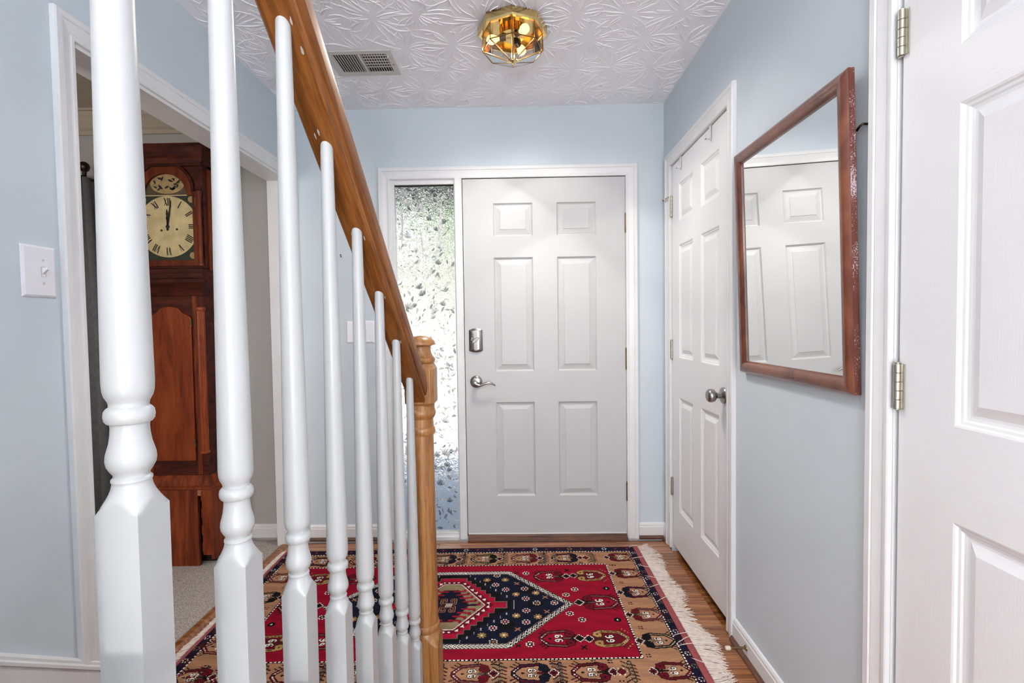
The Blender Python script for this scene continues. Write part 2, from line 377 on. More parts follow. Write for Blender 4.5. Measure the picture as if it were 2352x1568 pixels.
# wall with the cased opening to the dining room
oy0, oy1, ozl = 1.380, 2.671, 2.043
m = MB(); m.box((XLB, -2.6, -0.02), (XL, oy0, H)); m.box((XLB, oy1, -0.02), (XL, D+0.01, H)); m.box((XLB, oy0, ozl), (XL, oy1, H))
S(m.build('wall_left', 'wall'), 'pale blue-grey wall with the wide cased opening', 'wall')
m = MB(); m.box((XLB, -2.74, -0.02), (-0.25, -2.6, H)); m.box((0.77, -2.74, -0.02), (XR+0.12, -2.6, H)); m.box((-0.25, -2.74, 2.35), (0.77, -2.6, H)); m.box((-0.25, -2.74, -0.02), (0.77, -2.6, 0.15))
S(m.build('wall_rear', 'wall'), 'pale blue-grey wall closing the hall behind the camera', 'wall')
m = MB(); m.box((XLB-0.001, -2.6, H), (XR+0.12, D+WT, H+0.12))
ceil = S(m.build('ceiling', 'ceiling'), 'white hall ceiling with stamped starburst plaster texture', 'ceiling')
# starburst plaster ridges
m = MB(); vsr = []; fsr = []
sp = 0.200
stars = []
for i in range(-1, 12):
    for j in range(0, 13):
        cx = XL + 0.10 + i*sp + (0.5*sp if j % 2 else 0) + random.uniform(-.035, .035); cy = 0.35 + j*sp + random.uniform(-.035, .035)
        stars.append((cx, cy))
def inroom(x, y): return XL+0.004 < x < XR-0.004 and 0.25 < y < D-0.006 and not (-0.86 < x < -0.54 and 2.145 < y < 2.378)
def ridge(pts, w, h):
    b = len(vsr); n = len(pts)
    for i, (x, y) in enumerate(pts):
        a = pts[max(i-1, 0)]; c = pts[min(i+1, n-1)]; tx, ty = c[0]-a[0], c[1]-a[1]; L = math.hypot(tx, ty) or 1
        nx, ny = -ty/L, tx/L; k = math.sin(math.pi*(0.08+0.84*i/(n-1))); ww = w*(0.35+0.65*k); hh = h*(0.25+0.75*k)
        vsr.extend([(x+nx*ww, y+ny*ww, H+0.0003), (x+nx*ww*0.25, y+ny*ww*0.25, H-hh), (x-nx*ww*0.4, y-ny*ww*0.4, H-hh*0.8), (x-nx*ww, y-ny*ww, H+0.0003)])
    for i in range(n-1):
        for k in range(3): fsr.append((b+4*i+k, b+4*i+k+1, b+4*i+4+k+1, b+4*i+4+k))
for cx, cy in stars:
    nr = random.randint(22, 30); off = random.random()*6
    for k in range(nr):
        a = off + 2*math.pi*k/nr + random.gauss(0, 0.07); r0 = random.uniform(.015, .06); r1 = r0 + random.uniform(.04, .13); n = 7
        bend = random.gauss(0, 0.35); pts = []
        for q in range(n):
            t = q/(n-1); r = r0+(r1-r0)*t; aa = a + bend*t*t*0.5 + random.gauss(0, 0.012)
            x, y = cx+r*math.cos(aa), cy+r*math.sin(aa)
            if not inroom(x, y): break
            pts.append((x, y))
        if len(pts) > 2: ridge(pts, random.uniform(.0012, .0022), random.uniform(.0024, .0048))
        if random.random() < 0.16 and len(pts) > 4:
            x, y = pts[-1]; aa = a + random.choice((-1, 1))*random.uniform(.9, 1.6); q2 = [(x+math.cos(aa)*t, y+math.sin(aa)*t) for t in (0, .012, .024, .034)]
            if all(inroom(*p) for p in q2): ridge(q2, .0020, .0035)
m.add(vsr, fsr); pr = m.build('plaster_ridges', 'ceiling', ceil, smooth=True); pr['kind'] = 'stuff'
# ---- floors
m = MB(); m.box((XL-0.06, -2.6, -0.06), (XR+0.12, D+0.02, -0.019))
floor = S(m.build('floor', 'plank'), 'oak strip floor running along the front door', 'floor')
y = D - 0.052; row = 0; k = 0
base_plank = {}
while y > -2.5:
    x = (-1.312 if y > 1.30 else -0.34) - random.uniform(0, 0.5)
    w = 0.0565 if row else 0.086
    xmin = -1.312 if y > 1.30 else -0.34
    while x < XR-0.012:
        L = random.uniform(0.45, 1.15); a = max(x, xmin); b = min(x+L, XR-0.012)
        if b-a > 0.04:
            mm = MB(); mm.chbox((a+0.0004, y-w+0.0004, -0.018), (b-0.0004, y-0.0004, 0.0), 0.0007); mm.build('plank', 'plank', floor)
        x += L
    y -= w; row += 1
m = MB(); m.box((-4.2, -0.8, -0.06), (XLB+0.02, D, 0.002)); m.build('carpet_floor', 'carpet')
S(bpy.data.objects['carpet_floor'], 'speckled oatmeal carpet of the room beyond the opening', 'carpet')
prof = [(-1.356, 0.0), (-1.356, 0.006), (-1.345, 0.011), (-1.325, 0.011), (-1.312, 0.003), (-1.312, 0.0)]
m = MB(); m.prism(prof, lambda a, b, d: (a, d, b), oy0, oy1)
S(m.build('floor_threshold', 'plank'), 'brown wooden threshold strip between carpet and oak floor', 'threshold')
# ---- dining room shell
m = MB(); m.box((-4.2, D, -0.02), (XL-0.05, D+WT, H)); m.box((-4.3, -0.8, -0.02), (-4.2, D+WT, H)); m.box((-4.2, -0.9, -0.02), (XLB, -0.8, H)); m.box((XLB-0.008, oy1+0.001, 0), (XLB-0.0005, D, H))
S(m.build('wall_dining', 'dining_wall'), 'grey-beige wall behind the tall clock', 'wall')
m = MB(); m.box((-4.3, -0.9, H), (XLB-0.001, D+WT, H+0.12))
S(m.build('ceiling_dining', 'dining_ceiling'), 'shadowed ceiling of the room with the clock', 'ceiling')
cp = [(0, 0), (0, -0.115), (0.012, -0.115), (0.016, -0.095), (0.03, -0.085), (0.06, -0.04), (0.072, -0.03), (0.078, -0.012), (0.09, -0.012), (0.09, 0)]
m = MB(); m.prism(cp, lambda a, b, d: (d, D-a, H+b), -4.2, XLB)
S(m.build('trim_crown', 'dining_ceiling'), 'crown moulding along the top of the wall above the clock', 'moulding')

# ---- casings
CAS = [(0,0),(0,.009),(.003,.011),(.011,.011),(.013,.009),(.018,.0088),(.028,.011),(.040,.0142),(.043,.0136),(.0455,.0168),(.060,.0172),(.064,.0145),(.064,0)]
CW = 0.064
def casing(name, mp, s0, s1, zt, label, z0=0.0, mat='trim', legs=(True, True)):
    e = empty(name, mp((s0+s1)/2, z0, 0)); S(e, label, 'door casing')
    if legs[0]: MB().sweep(CAS, 0, 1, lambda k, q: mp(s0-q[0], (z0, zt+q[0])[k], q[1])).build('casing_leg', mat, e)
    if legs[1]: MB().sweep(CAS, 0, 1, lambda k, q: mp(s1+q[0], (z0, zt+q[0])[k], q[1])).build('casing_leg', mat, e)
    MB().sweep(CAS, 0, 1, lambda k, q: mp((s0-q[0], s1+q[0])[k], zt+q[0], q[1])).build('casing_head', mat, e)
    return e
t1 = casing('trim_1', BACK, -0.716, 0.604, 2.047, 'white moulded casing framing entry door and sidelight')
t2 = casing('trim_2', RIGHT, 1.8995, 2.612, 2.055, 'white moulded casing around the narrow closet door')
t3 = casing('trim_3', RIGHT, 0.30, 1.069, 2.055, 'white moulded casing around the woodgrain door nearest the camera')
t4 = casing('trim_4', LEFT, oy0, oy1, ozl, 'off-white moulded casing around the opening to the carpeted room')
# jambs of the opening
m = MB(); m.box((XLB-0.004, oy0-0.002, 0), (XL+0.0005, oy0+0.010, ozl)); m.build('jamb', 'trim', t4)
m = MB(); m.box((XLB-0.004, oy1-0.010, 0), (XL+0.0005, oy1+0.002, ozl)); m.build('jamb', 'trim', t4)
m = MB(); m.box((XLB-0.004, oy0, ozl-0.012), (XL+0.0005, oy1, ozl+0.001)); m.build('jamb', 'trim', t4)
# entry frame: jambs, mullion, stops
m = MB(); m.box((-0.3555, D-0.004, 0.0), (-0.3115, D+0.12, 2.064)); m.chbox((-0.353, D-0.014, 0.0), (-0.314, D-0.003, 2.05), 0.003); m.build('mullion_post', 'trim', t1)
m = MB(); m.box((0.603, D+0.0005, 0.0), (0.612, D+0.12, 2.06)); m.build('jamb', 'trim', t1)
m = MB(); m.box((-0.722, D+0.0005, 2.0525), (0.612, D+0.12, 2.070)); m.build('jamb', 'trim', t1)
m = MB(); m.box((-0.311, D+0.034, 0.0), (-0.296, D+0.06, 2.05)); m.box((0.590, D+0.034, 0.0), (0.603, D+0.06, 2.05)); m.box((-0.311, D+0.034, 2.03), (0.603, D+0.06, 2.0525)); m.build('weatherstrip', 'gap', t1)
# wooden sill under the entry door
sp_ = [(-0.046, 0.0), (-0.046, 0.010), (-0.030, 0.016), (-0.012, 0.020), (-0.006, 0.027), (0.10, 0.027), (0.10, 0.0)]
m = MB(); m.prism(sp_, lambda a, b, d: (d, D+a, b), -0.305, 0.600)
S(m.build('door_sill', 'shoe'), 'brown wooden sill under the white entry door', 'door sill')

# ---- baseboards with brown shoe moulding
BP = [(0, 0.018), (0.0125, 0.018), (0.0125, 0.066), (0.010, 0.070), (0.010, 0.078), (0.006, 0.086), (0, 0.088)]
SP = [(0, 0), (0.024, 0), (0.024, 0.008), (0.018, 0.018), (0.0, 0.020)]
def baseboard(name, mp, segs, label, shoe=True, h=1.0):
    e = empty(name, mp(segs[0][0], 0, 0)); S(e, label, 'baseboard')
    for a, b in segs:
        MB().prism(BP, lambda d, z, s: mp(s, z*h, d), a, b).build('board', 'trim', e)
        if shoe: MB().prism(SP, lambda d, z, s: mp(s, z, d), a, b).build('shoe_moulding', 'shoe', e)
    return e
baseboard('baseboard_back', BACK, [(-1.215, -0.780), (0.669, XR-0.001)], 'white baseboard with brown shoe moulding beside the entry door')
baseboard('baseboard_right', RIGHT, [(1.1335, 1.8355), (2.6765, D)], 'white baseboard with brown shoe moulding under the mirror')
baseboard('baseboard_dining', BACK, [(-4.2, XLB)], 'white baseboard on the carpet behind the tall clock', False, 1.1)

# ---- panelled doors
def nest_panel(par, mp, r, prof, mats, mi):
    s0, s1, z0, z1 = r; m = MB(); vs = []
    for ins, dep in prof: vs += [mp(s0+ins, z0+ins, dep), mp(s1-ins, z0+ins, dep), mp(s1-ins, z1-ins, dep), mp(s0+ins, z1-ins, dep)]
    fs = []
    for i in range(len(prof)-1):
        for k in range(4): j = (k+1) % 4; fs.append((4*i+k, 4*i+j, 4*i+4+j, 4*i+4+k))
    b = 4*(len(prof)-1); fs.append((b, b+1, b+2, b+3)); m.add(vs, fs)
    return m.build('panel', mats[mi], par)
def panel_door(name, mp, s0, s1, z0, z1, cols, rows, thick, prof, label, mats):
    e = empty(name, mp((s0+s1)/2, z0, 0)); S(e, label, 'door')
    ss = [s0] + [v for c in cols for v in c] + [s1]; zs = [z0] + [v for r in rows for v in r] + [z1]
    m = MB()
    for i in range(len(ss)-1):
        for j in range(len(zs)-1):
            if i % 2 == 1 and j % 2 == 1: continue
            mi = 1 if (i % 2 == 1) else 0
            if i % 2 == 1 or True: m.add([mp(ss[i], zs[j], 0), mp(ss[i+1], zs[j], 0), mp(ss[i+1], zs[j+1], 0), mp(ss[i], zs[j+1], 0)], [(0, 1, 2, 3)], mi if (0 < i < len(ss)-2) and j % 2 == 0 else 0)
    a = [mp(s0, z0, 0), mp(s1, z0, 0), mp(s1, z1, 0), mp(s0, z1, 0), mp(s0, z0, -thick), mp(s1, z0, -thick), mp(s1, z1, -thick), mp(s0, z1, -thick)]
    m.add(a, [(0, 1, 5, 4), (1, 2, 6, 5), (2, 3, 7, 6), (3, 0, 4, 7), (4, 5, 6, 7)])
    m.build('slab', mats, e)
    for c in cols:
        for r in rows: nest_panel(e, mp, (c[0], c[1], r[0], r[1]), prof, mats, 0)
    return e
def hinge(par, mp, s, z0, z1, side, mat, r=0.0062, leaf=0.012):
    m = MB(); n = 5; L = (z1-z0)/n; c = mp(s, 0, r*0.75)
    for k in range(n):
        g = 0.0009
        m.lathe([(r*0.9, z0+k*L+g*0.3), (r, z0+k*L+g), (r, z0+(k+1)*L-g), (r*0.9, z0+(k+1)*L-g*0.3)], (c[0], c[1], 0), 'z', 14)
    m.lathe([(r*0.55, z0-0.003), (r*0.8, z0-0.002), (r*0.7, z0)], (c[0], c[1], 0), 'z', 12); m.lathe([(r*0.8, z1), (r*0.85, z1+0.003), (r*0.3, z1+0.006)], (c[0], c[1], 0), 'z', 12)
    a = mp(s, z0, 0.0002); b = mp(s+side*leaf, z1, 0.0022); m.box([min(a[i], b[i]) for i in range(3)], [max(a[i], b[i]) for i in range(3)])
    return m.build('hinge', mat, par, smooth=30)
PE = [(0, 0), (.003, -.004), (.006, -.0085), (.011, -.0105), (.015, -.0085), (.018, -.0085), (.038, -.0035), (.0395, -.0015), (.041, -.0012)]
dE = panel_door('door_1', BACK, -0.3075, 0.601, 0.031, 2.0435, [(-0.1385, 0.0835), (0.218, 0.438)], [(0.2465, 0.786), (0.961, 1.604), (1.722, 1.907)], 0.036, PE,
    'smooth white six-panel entry door with nickel lever', ['door_smooth', 'door_smooth'])
m = MB(); m.box((-0.3045, D-0.004, 0.022), (0.599, D+0.02, 0.031)); m.build('door_sweep', 'trim', dE)
for z0, z1 in ((1.733, 1.836), (0.966, 1.083), (0.216, 0.321)): hinge(dE, BACK, 0.6035, z0, z1, -1, 'hinge_old', 0.0055, 0.004)
PM = [(0, 0), (.004, -.0015), (.007, -.005), (.012, -.006), (.015, -.009), (.021, -.0105), (.026, -.0105), (.043, -.003), (.045, -.0022)]
dC = panel_door('door_2', RIGHT, 1.9155, 2.6005, 0.028, 2.0495, [(2.000, 2.203), (2.302, 2.500)], [(0.236, 0.838), (1.042, 1.621), (1.738, 1.933)], 0.035, PM,
    'white six-panel closet door with round nickel knob', ['grain_v', 'grain_h'])
dC.location.x += 0.004
for z0, z1 in ((1.787, 1.892), (1.032, 1.128), (0.293, 0.386)): hinge(dC, RIGHT, 2.606, z0, z1, -1, 'hinge', 0.0062, 0.012)
m = MB(); m.tube([(0.800, 2.612, 1.893), (0.790, 2.640, 1.888)], 0.003, 8); m.build('hinge_stop_rod', 'hinge', dC)
m = MB(); m.lathe([(0.003, 0), (0.007, 0.001), (0.0075, 0.008), (0.005, 0.012)], (0.791, 2.636, 1.888), 'y', 12); m.build('hinge_stop_pad', 'ivory', dC)
m = MB(); m.lathe([(0.003, 0), (0.0045, 0.002), (0.0045, 0.012), (0.002, 0.014)], (0.787, 2.648, 1.886), 'y', 12); m.build('hinge_stop_tip', 'hinge_old', dC)
dN = panel_door('door_3', RIGHT, 0.305, 1.0565, 0.012, 2.045, [(0.44, 0.632), (0.732, 0.922)], [(0.22, 0.836), (1.019, 1.623), (1.728, 1.93)], 0.035, PM,
    'white woodgrain six-panel door nearest the camera, beside the mirror', ['grain_v', 'grain_h'])
dN.location.x += 0.004
for z0, z1 in ((1.780, 1.873), (1.031, 1.128), (0.22, 0.32)): hinge(dN, RIGHT, 1.0555, z0, z1, -1, 'hinge', 0.0072, 0.014)
# dark backing behind the gaps
for dd, a, b in ((dC, 1.9, 2.612), (dN, 0.29, 1.070)):
    m = MB(); m.box((XR+0.06, a, -0.01), (XR+0.066, b, 2.056)); m.build('stop_backing', 'gap', dd)
for ee, a0, a1, zt in ((t2, 1.8995, 2.612, 2.055), (t3, 0.30, 1.069, 2.055)):
    m = MB(); m.box((XR+0.001, a1-0.001, 0), (XR+0.1, a1+0.006, zt)); m.build('jamb', 'trim', ee)
    m = MB(); m.box((XR+0.001, a0-0.001, 0), (XR+0.1, a0+0.008, zt)); m.build('jamb', 'trim', ee)
    m = MB(); m.box((XR+0.001, a0, zt-0.001), (XR+0.1, a1, zt+0.006)); m.build('jamb', 'trim', ee)
# closet knob
kn = MB(); kn.lathe([(0, 0), (.0325, 0), (.0335, .003), (.031, .007), (.020, .0095), (.0125, .012), (.0115, .030), (.016, .034), (.0245, .040), (.0275, .050), (.0265, .060), (.021, .067), (.010, .070), (0, .0705)], (XR, 1.953, 0.928), '-x', 32)
kn.build('door_knob', 'nickel', dC, smooth=40)
kn = MB(); kn.lathe([(0, 0), (.0325, 0), (.0335, .003), (.031, .007), (.020, .0095), (.0125, .012), (.0115, .030), (.016, .034), (.0245, .040), (.0275, .050), (.0265, .060), (.021, .067), (.010, .070), (0, .0705)], (XR+.003, 0.370, 0.928), '-x', 32); kn.build('door_knob', 'nickel', dN, smooth=40)
m = MB(); m.box((XR-0.001, 1.9125, 0.90), (XR+0.03, 1.9158, 0.957)); m.build('latch_plate', 'hinge_old', dC)
# deadbolt
def shield(w, h, bulge):
    pts = []
    for k in range(9): t = -1+2*k/8; pts.append((t*w*0.94, h + bulge*(1-t*t)))
    for k in range(9): t = 1-2*k/8; pts.append((t*w*0.94, -h - bulge*(1-t*t)))
    return [(w if abs(x) > w*0.9 and False else x, z) for x, z in pts]
bx, bz = -0.2455, 1.1395
m = MB(); m.prism(shield(.041, .058, .010), lambda a, b, d: (bx+a, D-d, bz+b), 0, .004)
o1, i1 = shield(.041, .058, .010), shield(.034, .052, .009)
n = len(o1); m.add([(bx+a, D-.004, bz+b) for a, b in o1]+[(bx+a, D-.009, bz+b) for a, b in i1], [(i, (i+1) % n, n+(i+1) % n, n+i) for i in range(n)])
i2 = shield(.031, .050, .009); rows = []
for d, sc in ((.009, 1.0), (.012, .86), (.0145, .6), (.0155, .3)): rows.append([(bx+a*sc, D-d, bz+b*(1.0 if sc > .9 else (0.9+0.1*sc))) for a, b in i1])
for r0, r1 in zip(rows, rows[1:]): m.add(r0+r1, [(i, (i+1) % n, n+(i+1) % n, n+i) for i in range(n)])
m.add(rows[-1], [tuple(range(n))])
db = m.build('deadbolt', 'nickel', dE, smooth=40)
m = MB(); m.prism([(math.cos(a)*.024, math.sin(a)*.009) for a in [2*math.pi*k/16 for k in range(16)]], lambda a, b, d: (bx+a*0.78-b*0.62, D-.013-d, bz+.002+a*0.62+b*0.78), 0, .020)
m.build('thumb_turn', 'nickel', db, bevel=0.002)
for dz in (.053, -.053):
    m = MB(); m.lathe([(0, 0), (.0045, 0), (.004, .0015), (0, .0018)], (bx+.002, D-.0125, bz+dz), '-y', 12); m.build('screw', 'hinge_old', db)
m = MB(); m.tube([(bx-.027, D-.008, bz-.018), (bx-.0255, D-.012, bz), (bx-.0205, D-.014, bz+.016)], [.004, .005, .003], 8); m.build('guard_ridge', 'nickel', db, smooth=True)
# lever
lx, lz = -0.2475, 0.9045
m = MB(); m.lathe([(0, 0), (.0345, 0), (.0345, .003), (.031, .008), (.022, .011), (.013, .0125), (0, .013)], (lx, D, lz), '-y', 32); rose = m.build('lever_rose', 'nickel', dE, smooth=40)
m = MB(); m.lathe([(.013, .008), (.012, .03), (.0125, .047), (.010, .052), (0, .053)], (lx-.004, D, lz-.004), '-y', 20)
pts = [(lx-.004+.115*t, D-.044-.006*math.sin(t*3), lz-.006-.010*math.sin(t*math.pi*0.9)*(1-t)*2.2+.014*max(0, math.sin((t-.25)*math.pi/0.75)) - .012*t*t*t) for t in [k/12 for k in range(13)]]
m.tube(pts, [.0115, .0105, .009, .008, .0075, .007, .0068, .0066, .0064, .006, .0054, .0045, .0025], 10)
m.build('lever', 'nickel', dE, smooth=40)
m = MB(); m.lathe([(0, 0), (.004, 0), (.0035, .0015), (0, .002)], (lx+.001, D-.0105, lz+.021), '-y', 10); m.build('key_button', 'hinge_old', rose)
# ---- sidelight window
w1 = empty('window_1', (-0.53, D, 0)); S(w1, 'tall narrow sidelight with floral film glass beside the entry door', 'window')
gx0, gx1, gz0, gz1 = -0.694, -0.3575, 0.035, 2.020
FR = [(0, 0), (0, .012), (.004, .018), (.012, .020), (.030, .020), (.030, 0)]
def wframe(k):
    return None
GY = D + 0.022
m = MB(); m.box((-0.722, D+0.0005, 0.0), (gx0-0.012, D+0.10, 2.06)); m.box((gx0-0.012, D+0.004, 0.0), (gx0, GY+0.02, 2.06)); m.build('frame_stile', 'trim', w1, bevel=0.0015)
m = MB(); m.box((gx1, D+0.002, 0.0), (-0.3555, GY+0.02, 2.06)); m.build('frame_stile', 'trim', w1)
m = MB(); m.box((gx0, D+0.004, gz1), (gx1, GY+0.02, 2.06)); m.chbox((gx0, D-0.002, gz1+0.022), (gx1, D+0.006, 2.055), 0.003); m.build('frame_rail', 'trim', w1)
m = MB(); m.box((gx0, D-0.004, 0.0), (gx1, GY+0.02, gz0)); m.chbox((-0.716, D-0.016, -0.004), (gx1+0.001, D-0.003, 0.020), 0.003); m.build('frame_rail', 'trim', w1)
m = MB(); m.box((gx0, GY, gz1-0.006), (gx1, GY+0.004, gz1)); m.build('glazing_gasket', 'black', w1)
m = MB(); m.box((gx0-0.002, GY+0.004, gz0-0.002), (gx1+0.002, GY+0.008, gz1+0.002)); pane = m.build('pane', 'film', w1)
# printed leaf and tulip shapes on the film
def leafpoly(cx, cz, L, w, a, curve, n=7):
    up, dn = [], []
    for k in range(n):
        t = k/(n-1); x = (t-.5)*L; c = curve*L*(t-.5)**2*4; h = w*math.sin(math.pi*t)**0.8
        up.append((x, c+h)); dn.append((x, c-h*0.7))
    out = []
    for x, z in up+dn[-2:0:-1]: out.append((cx+x*math.cos(a)-z*math.sin(a), cz+x*math.sin(a)+z*math.cos(a)))
    return out
mf, mc = MB(), MB()
def put(mb, poly, d):
    if all(gx0+.002 < x < gx1-.002 and gz0+.002 < z < gz1-.002 for x, z in poly): mb.prism(poly, lambda a, b, dd: (a, GY+.004-dd, b), 0, d)
for k in range(900):
    cx, cz = random.uniform(gx0, gx1), random.uniform(gz0, gz1); L = random.choice((.008, .012, .018, .026, .036)); put(mf if random.random() < .55 else mc, leafpoly(cx, cz, L, L*random.uniform(.1, .26), random.uniform(0, 6.3), random.uniform(-.25, .25)), random.uniform(.0006, .0016))
for k in range(90):
    cx, cz = random.uniform(gx0, gx1), random.uniform(gz0, gz1); r = random.uniform(.002, .005); put(mf, [(cx+r*math.cos(t), cz+r*math.sin(t)*1.3) for t in [2*math.pi*q/8 for q in range(8)]], .001)
def tulip(mb, cx, cz, s, rot=0.0):
    for a, L, w, cu in ((1.57, .055, .008, 0), (1.05, .05, .007, .35), (2.1, .05, .007, -.35), (0.6, .045, .006, .3), (2.55, .045, .006, -.3)):
        put(mb, leafpoly(cx+math.cos(a+rot)*L*s*.45, cz+math.sin(a+rot)*L*s*.45, L*s, w*s, a+rot, cu), .0018)
for k in range(34):
    tulip(mf if k % 2 else mc, random.uniform(gx0+.04, gx1-.04), random.uniform(gz0+.05, gz1-.08), random.uniform(.55, 1.0), random.uniform(-.7, .7))
tulip(mf, -0.645, 1.955, 1.0); tulip(mf, -0.555, 1.875, 1.05)
put(mf, leafpoly(-0.655, 1.80, .26, .007, 1.55, .02), .0015); put(mf, leafpoly(-0.44, 1.80, .30, .009, 1.48, .02), .0015); put(mf, leafpoly(-0.545, 1.70, .22, .005, 1.66, .02), .0015)
o = mf.build('frosted_motifs', 'leaf_frost', pane); o['kind'] = 'stuff'
o = mc.build('clear_motifs', 'leaf_clear', pane); o['kind'] = 'stuff'

# ================================================================== STAIR AND RAILING
ST = 0.2606; RISE = 0.2072; SL = RISE/ST
RX = -0.2900
sc_ = empty('staircase', (-0.78, 1.3, 0), 'straight flight of steps rising beside the white balusters', 'staircase')
for k in range(8):
    zt = 0.176 + RISE*k; yr = 1.285 - ST*k
    m = MB(); m.chbox((XL+0.022, yr-ST, zt-0.028), (RX+0.045, yr+0.026, zt), 0.006); m.build('tread', 'oak', sc_)
    m = MB(); m.box((XL+0.022, yr-0.018, max(zt-RISE-0.001, 0.0)), (RX+0.030, yr, zt-0.028)); m.build('riser', 'trim', sc_)
m = MB(); pl = [(1.30, 0.0)]
for k in range(8): pl += [(1.285-ST*k-0.018, 0.196+RISE*k-RISE if k else 0.0), (1.285-ST*k-0.018, 0.196+RISE*k-0.028)]
pl = [(1.267, 0.0)]
for k in range(8): pl += [(1.267-ST*k, 0.148+RISE*k), (1.267-ST*(k+1), 0.148+RISE*k)]
pl += [(1.267-ST*8, 0.0)]
m.prism(pl, lambda a, b, d: (d, a, b), RX-0.010, RX+0.024); m.build('stringer', 'trim', sc_)
# wall skirt following the slope of the flight
sk = [(1.372, 0.0), (1.372, 0.225), (-0.8, 0.225+0.772*2.172), (-0.8, 0.0)]
m = MB(); m.prism(sk, lambda a, b, d: (XL+d, a, b), 0.0, 0.017)
cap_ = [(0, 0), (.021, 0), (.021, .007), (.016, .012), (.016, .018), (.004, .026), (0, .026)]
m.sweep(cap_, 0, 1, lambda k, q: (XL+q[0], (1.372, -0.8)[k], (0.225, 0.225+0.772*2.172)[k]+q[1]*1.26))
S(m.build('trim_stair_skirt', 'trim'), 'white skirt board climbing the wall beside the light switch', 'skirt board')

rl = empty('stair_railing', (RX, 0.8, 0.0), 'white turned balusters under a golden oak handrail and newel post', 'stair railing')
# handrail
A0 = 2.088; SR = 0.795; KN = math.sqrt(1+SR*SR)
half = [(.0200, 0), (.0232, .0035), (.0240, .0085), (.0195, .0120), (.0195, .0145), (.0262, .0175), (.0292, .026), (.0300, .040), (.0285, .049), (.0225, .0575), (.012, .0615)]
RP = half + [(0, .0625)] + [(-x, n) for x, n in reversed(half)]
m = MB(); ye = (-0.75, 1.3605)
m.sweep(RP, 0, 1, lambda k, q: (RX-.0015+q[0], ye[k], A0-SR*ye[k]+q[1]*KN))
hr = m.build('handrail', 'oak', rl, smooth=16)
RR = Matrix.Rotation(-math.atan(SR), 4, 'X'); hr.data.transform(RR.inverted()); hr.rotation_euler = (-math.atan(SR), 0, 0)
# balusters
def rsq(h, t): return h/max(abs(math.cos(t)), abs(math.sin(t)))
def turned(m, cx, cy, prof, half, seg=40):
    """prof: (z, radius) ; radius capped by a square of half-width half where given as (z, r, 1)"""
    vs = []; n = len(prof)
    for p in prof:
        z, r = p[0], p[1]; sq = len(p) > 2
        for k in range(seg):
            t = 2*math.pi*k/seg
            rr = min(r, rsq(half, t)) if sq else r
            vs.append((cx+rr*math.cos(t), cy+rr*math.sin(t), z))
    fs = [(i*seg+k, i*seg+(k+1) % seg, (i+1)*seg+(k+1) % seg, (i+1)*seg+k) for i in range(n-1) for k in range(seg)]
    fs += [tuple(range(seg))[::-1], tuple((n-1)*seg+k for k in range(seg))]
    m.add(vs, fs)
for i in range(-3, 8):
    by = 0.353 + 0.1303*i; zr = 1.4408 - SR*by; zt = A0 - SR*by + .012
    kk = int(math.floor((1.285-by)/ST)); zb = 0.176 + RISE*kk
    hb = .0158
    P = [(zb, .03, 1)]
    for h, r in ((-.0735, .03), (-.0705, .0226), (-.068, .0205), (-.0655, .0187), (-.063, .0172), (-.0605, .0157), (-.0575, .0142), (-.054, .0129), (-.0505, .0122)): P.append((zr+h, r, 1))
    for h, r in ((-.0495, .0122), (-.0482, .0128), (-.0468, .0126), (-.0455, .0112), (-.0435, .0113), (-.0405, .0132), (-.037, .0149), (-.033, .0156), (-.029, .0153), (-.025, .0143), (-.020, .0130), (-.014, .0122), (-.0085, .0119), (-.0062, .0122), (-.0055, .0138), (-.0035, .0152), (0, .0157), (.0035, .0152), (.0055, .0138), (.0065, .0124), (.0085, .0123), (.0105, .0128), (.014, .0146), (.018, .0156), (.024, .0160)): P.append((zr+h, r))
    P += [(zr+.024+(zt-zr-.024)*t, .0160+(.0090-.0160)*t) for t in (.15, .35, .6, .8, 1.0)]
    m = MB(); turned(m, RX, by, P, hb, 40); m.build('baluster', 'bal', rl, smooth=30)
# paint smears where the balusters enter the rail
for i, offs in ((2, ((.0125, -.004), (.0135, .022))), (3, ((-.0105, -.016), (-.0115, .008), (-.004, -.020))), (4, ((-.0100, .004), (.0100, .010))), (5, ((-.0105, .012), (.0100, .006))), (6, ((.0115, -.002), (-.0105, .004))), (7, ((-.0110, .010),))):
    for dx, dy in offs:
        by = 0.353+0.1303*i+dy; n = 9; m = MB(); rr = random.uniform(.0016, .0030)
        poly = [(rr*random.uniform(.5, 1.1)*math.cos(2*math.pi*q/n), 2.2*rr*random.uniform(.5, 1.1)*math.sin(2*math.pi*q/n)) for q in range(n)]
        m.prism(poly, lambda a, b, d: (RX+dx+a*.7, by+b, A0-SR*(by+b)-d), -.0002, .0009); m.build('paint_smear', 'bal', rl)
# newel post
NX, NY = -0.2875, 1.4015
nw = []
HB = .0418
P = [(0.0, .1, 1), (.292, .1, 1), (.297, .0590, 1), (.303, .0535, 1), (.309, .0487, 1), (.316, .0445, 1), (.322, .0420, 1), (.328, .0400, 1)]
P += [(.330, .0385), (.3325, .0392), (.338, .0412), (.344, .0410), (.349, .0395), (.3515, .0370), (.356, .0364), (.45, .0362), (.60, .0352), (.75, .0340), (.895, .0330), (.908, .0330), (.9095, .0352), (.914, .0375), (.921, .0382), (.927, .0372), (.931, .0350), (.9325, .0335), (.955, .0335), (.957, .0352), (.960, .0365), (.962, .0385), (.969, .0408), (.975, .0408), (.981, .0390), (.983, .0378), (.990, .0378), (.996, .0380)]
m = MB(); turned(m, NX, NY, P, HB, 56)
post = m.build('newel_post', 'oak_v', rl, smooth=28)
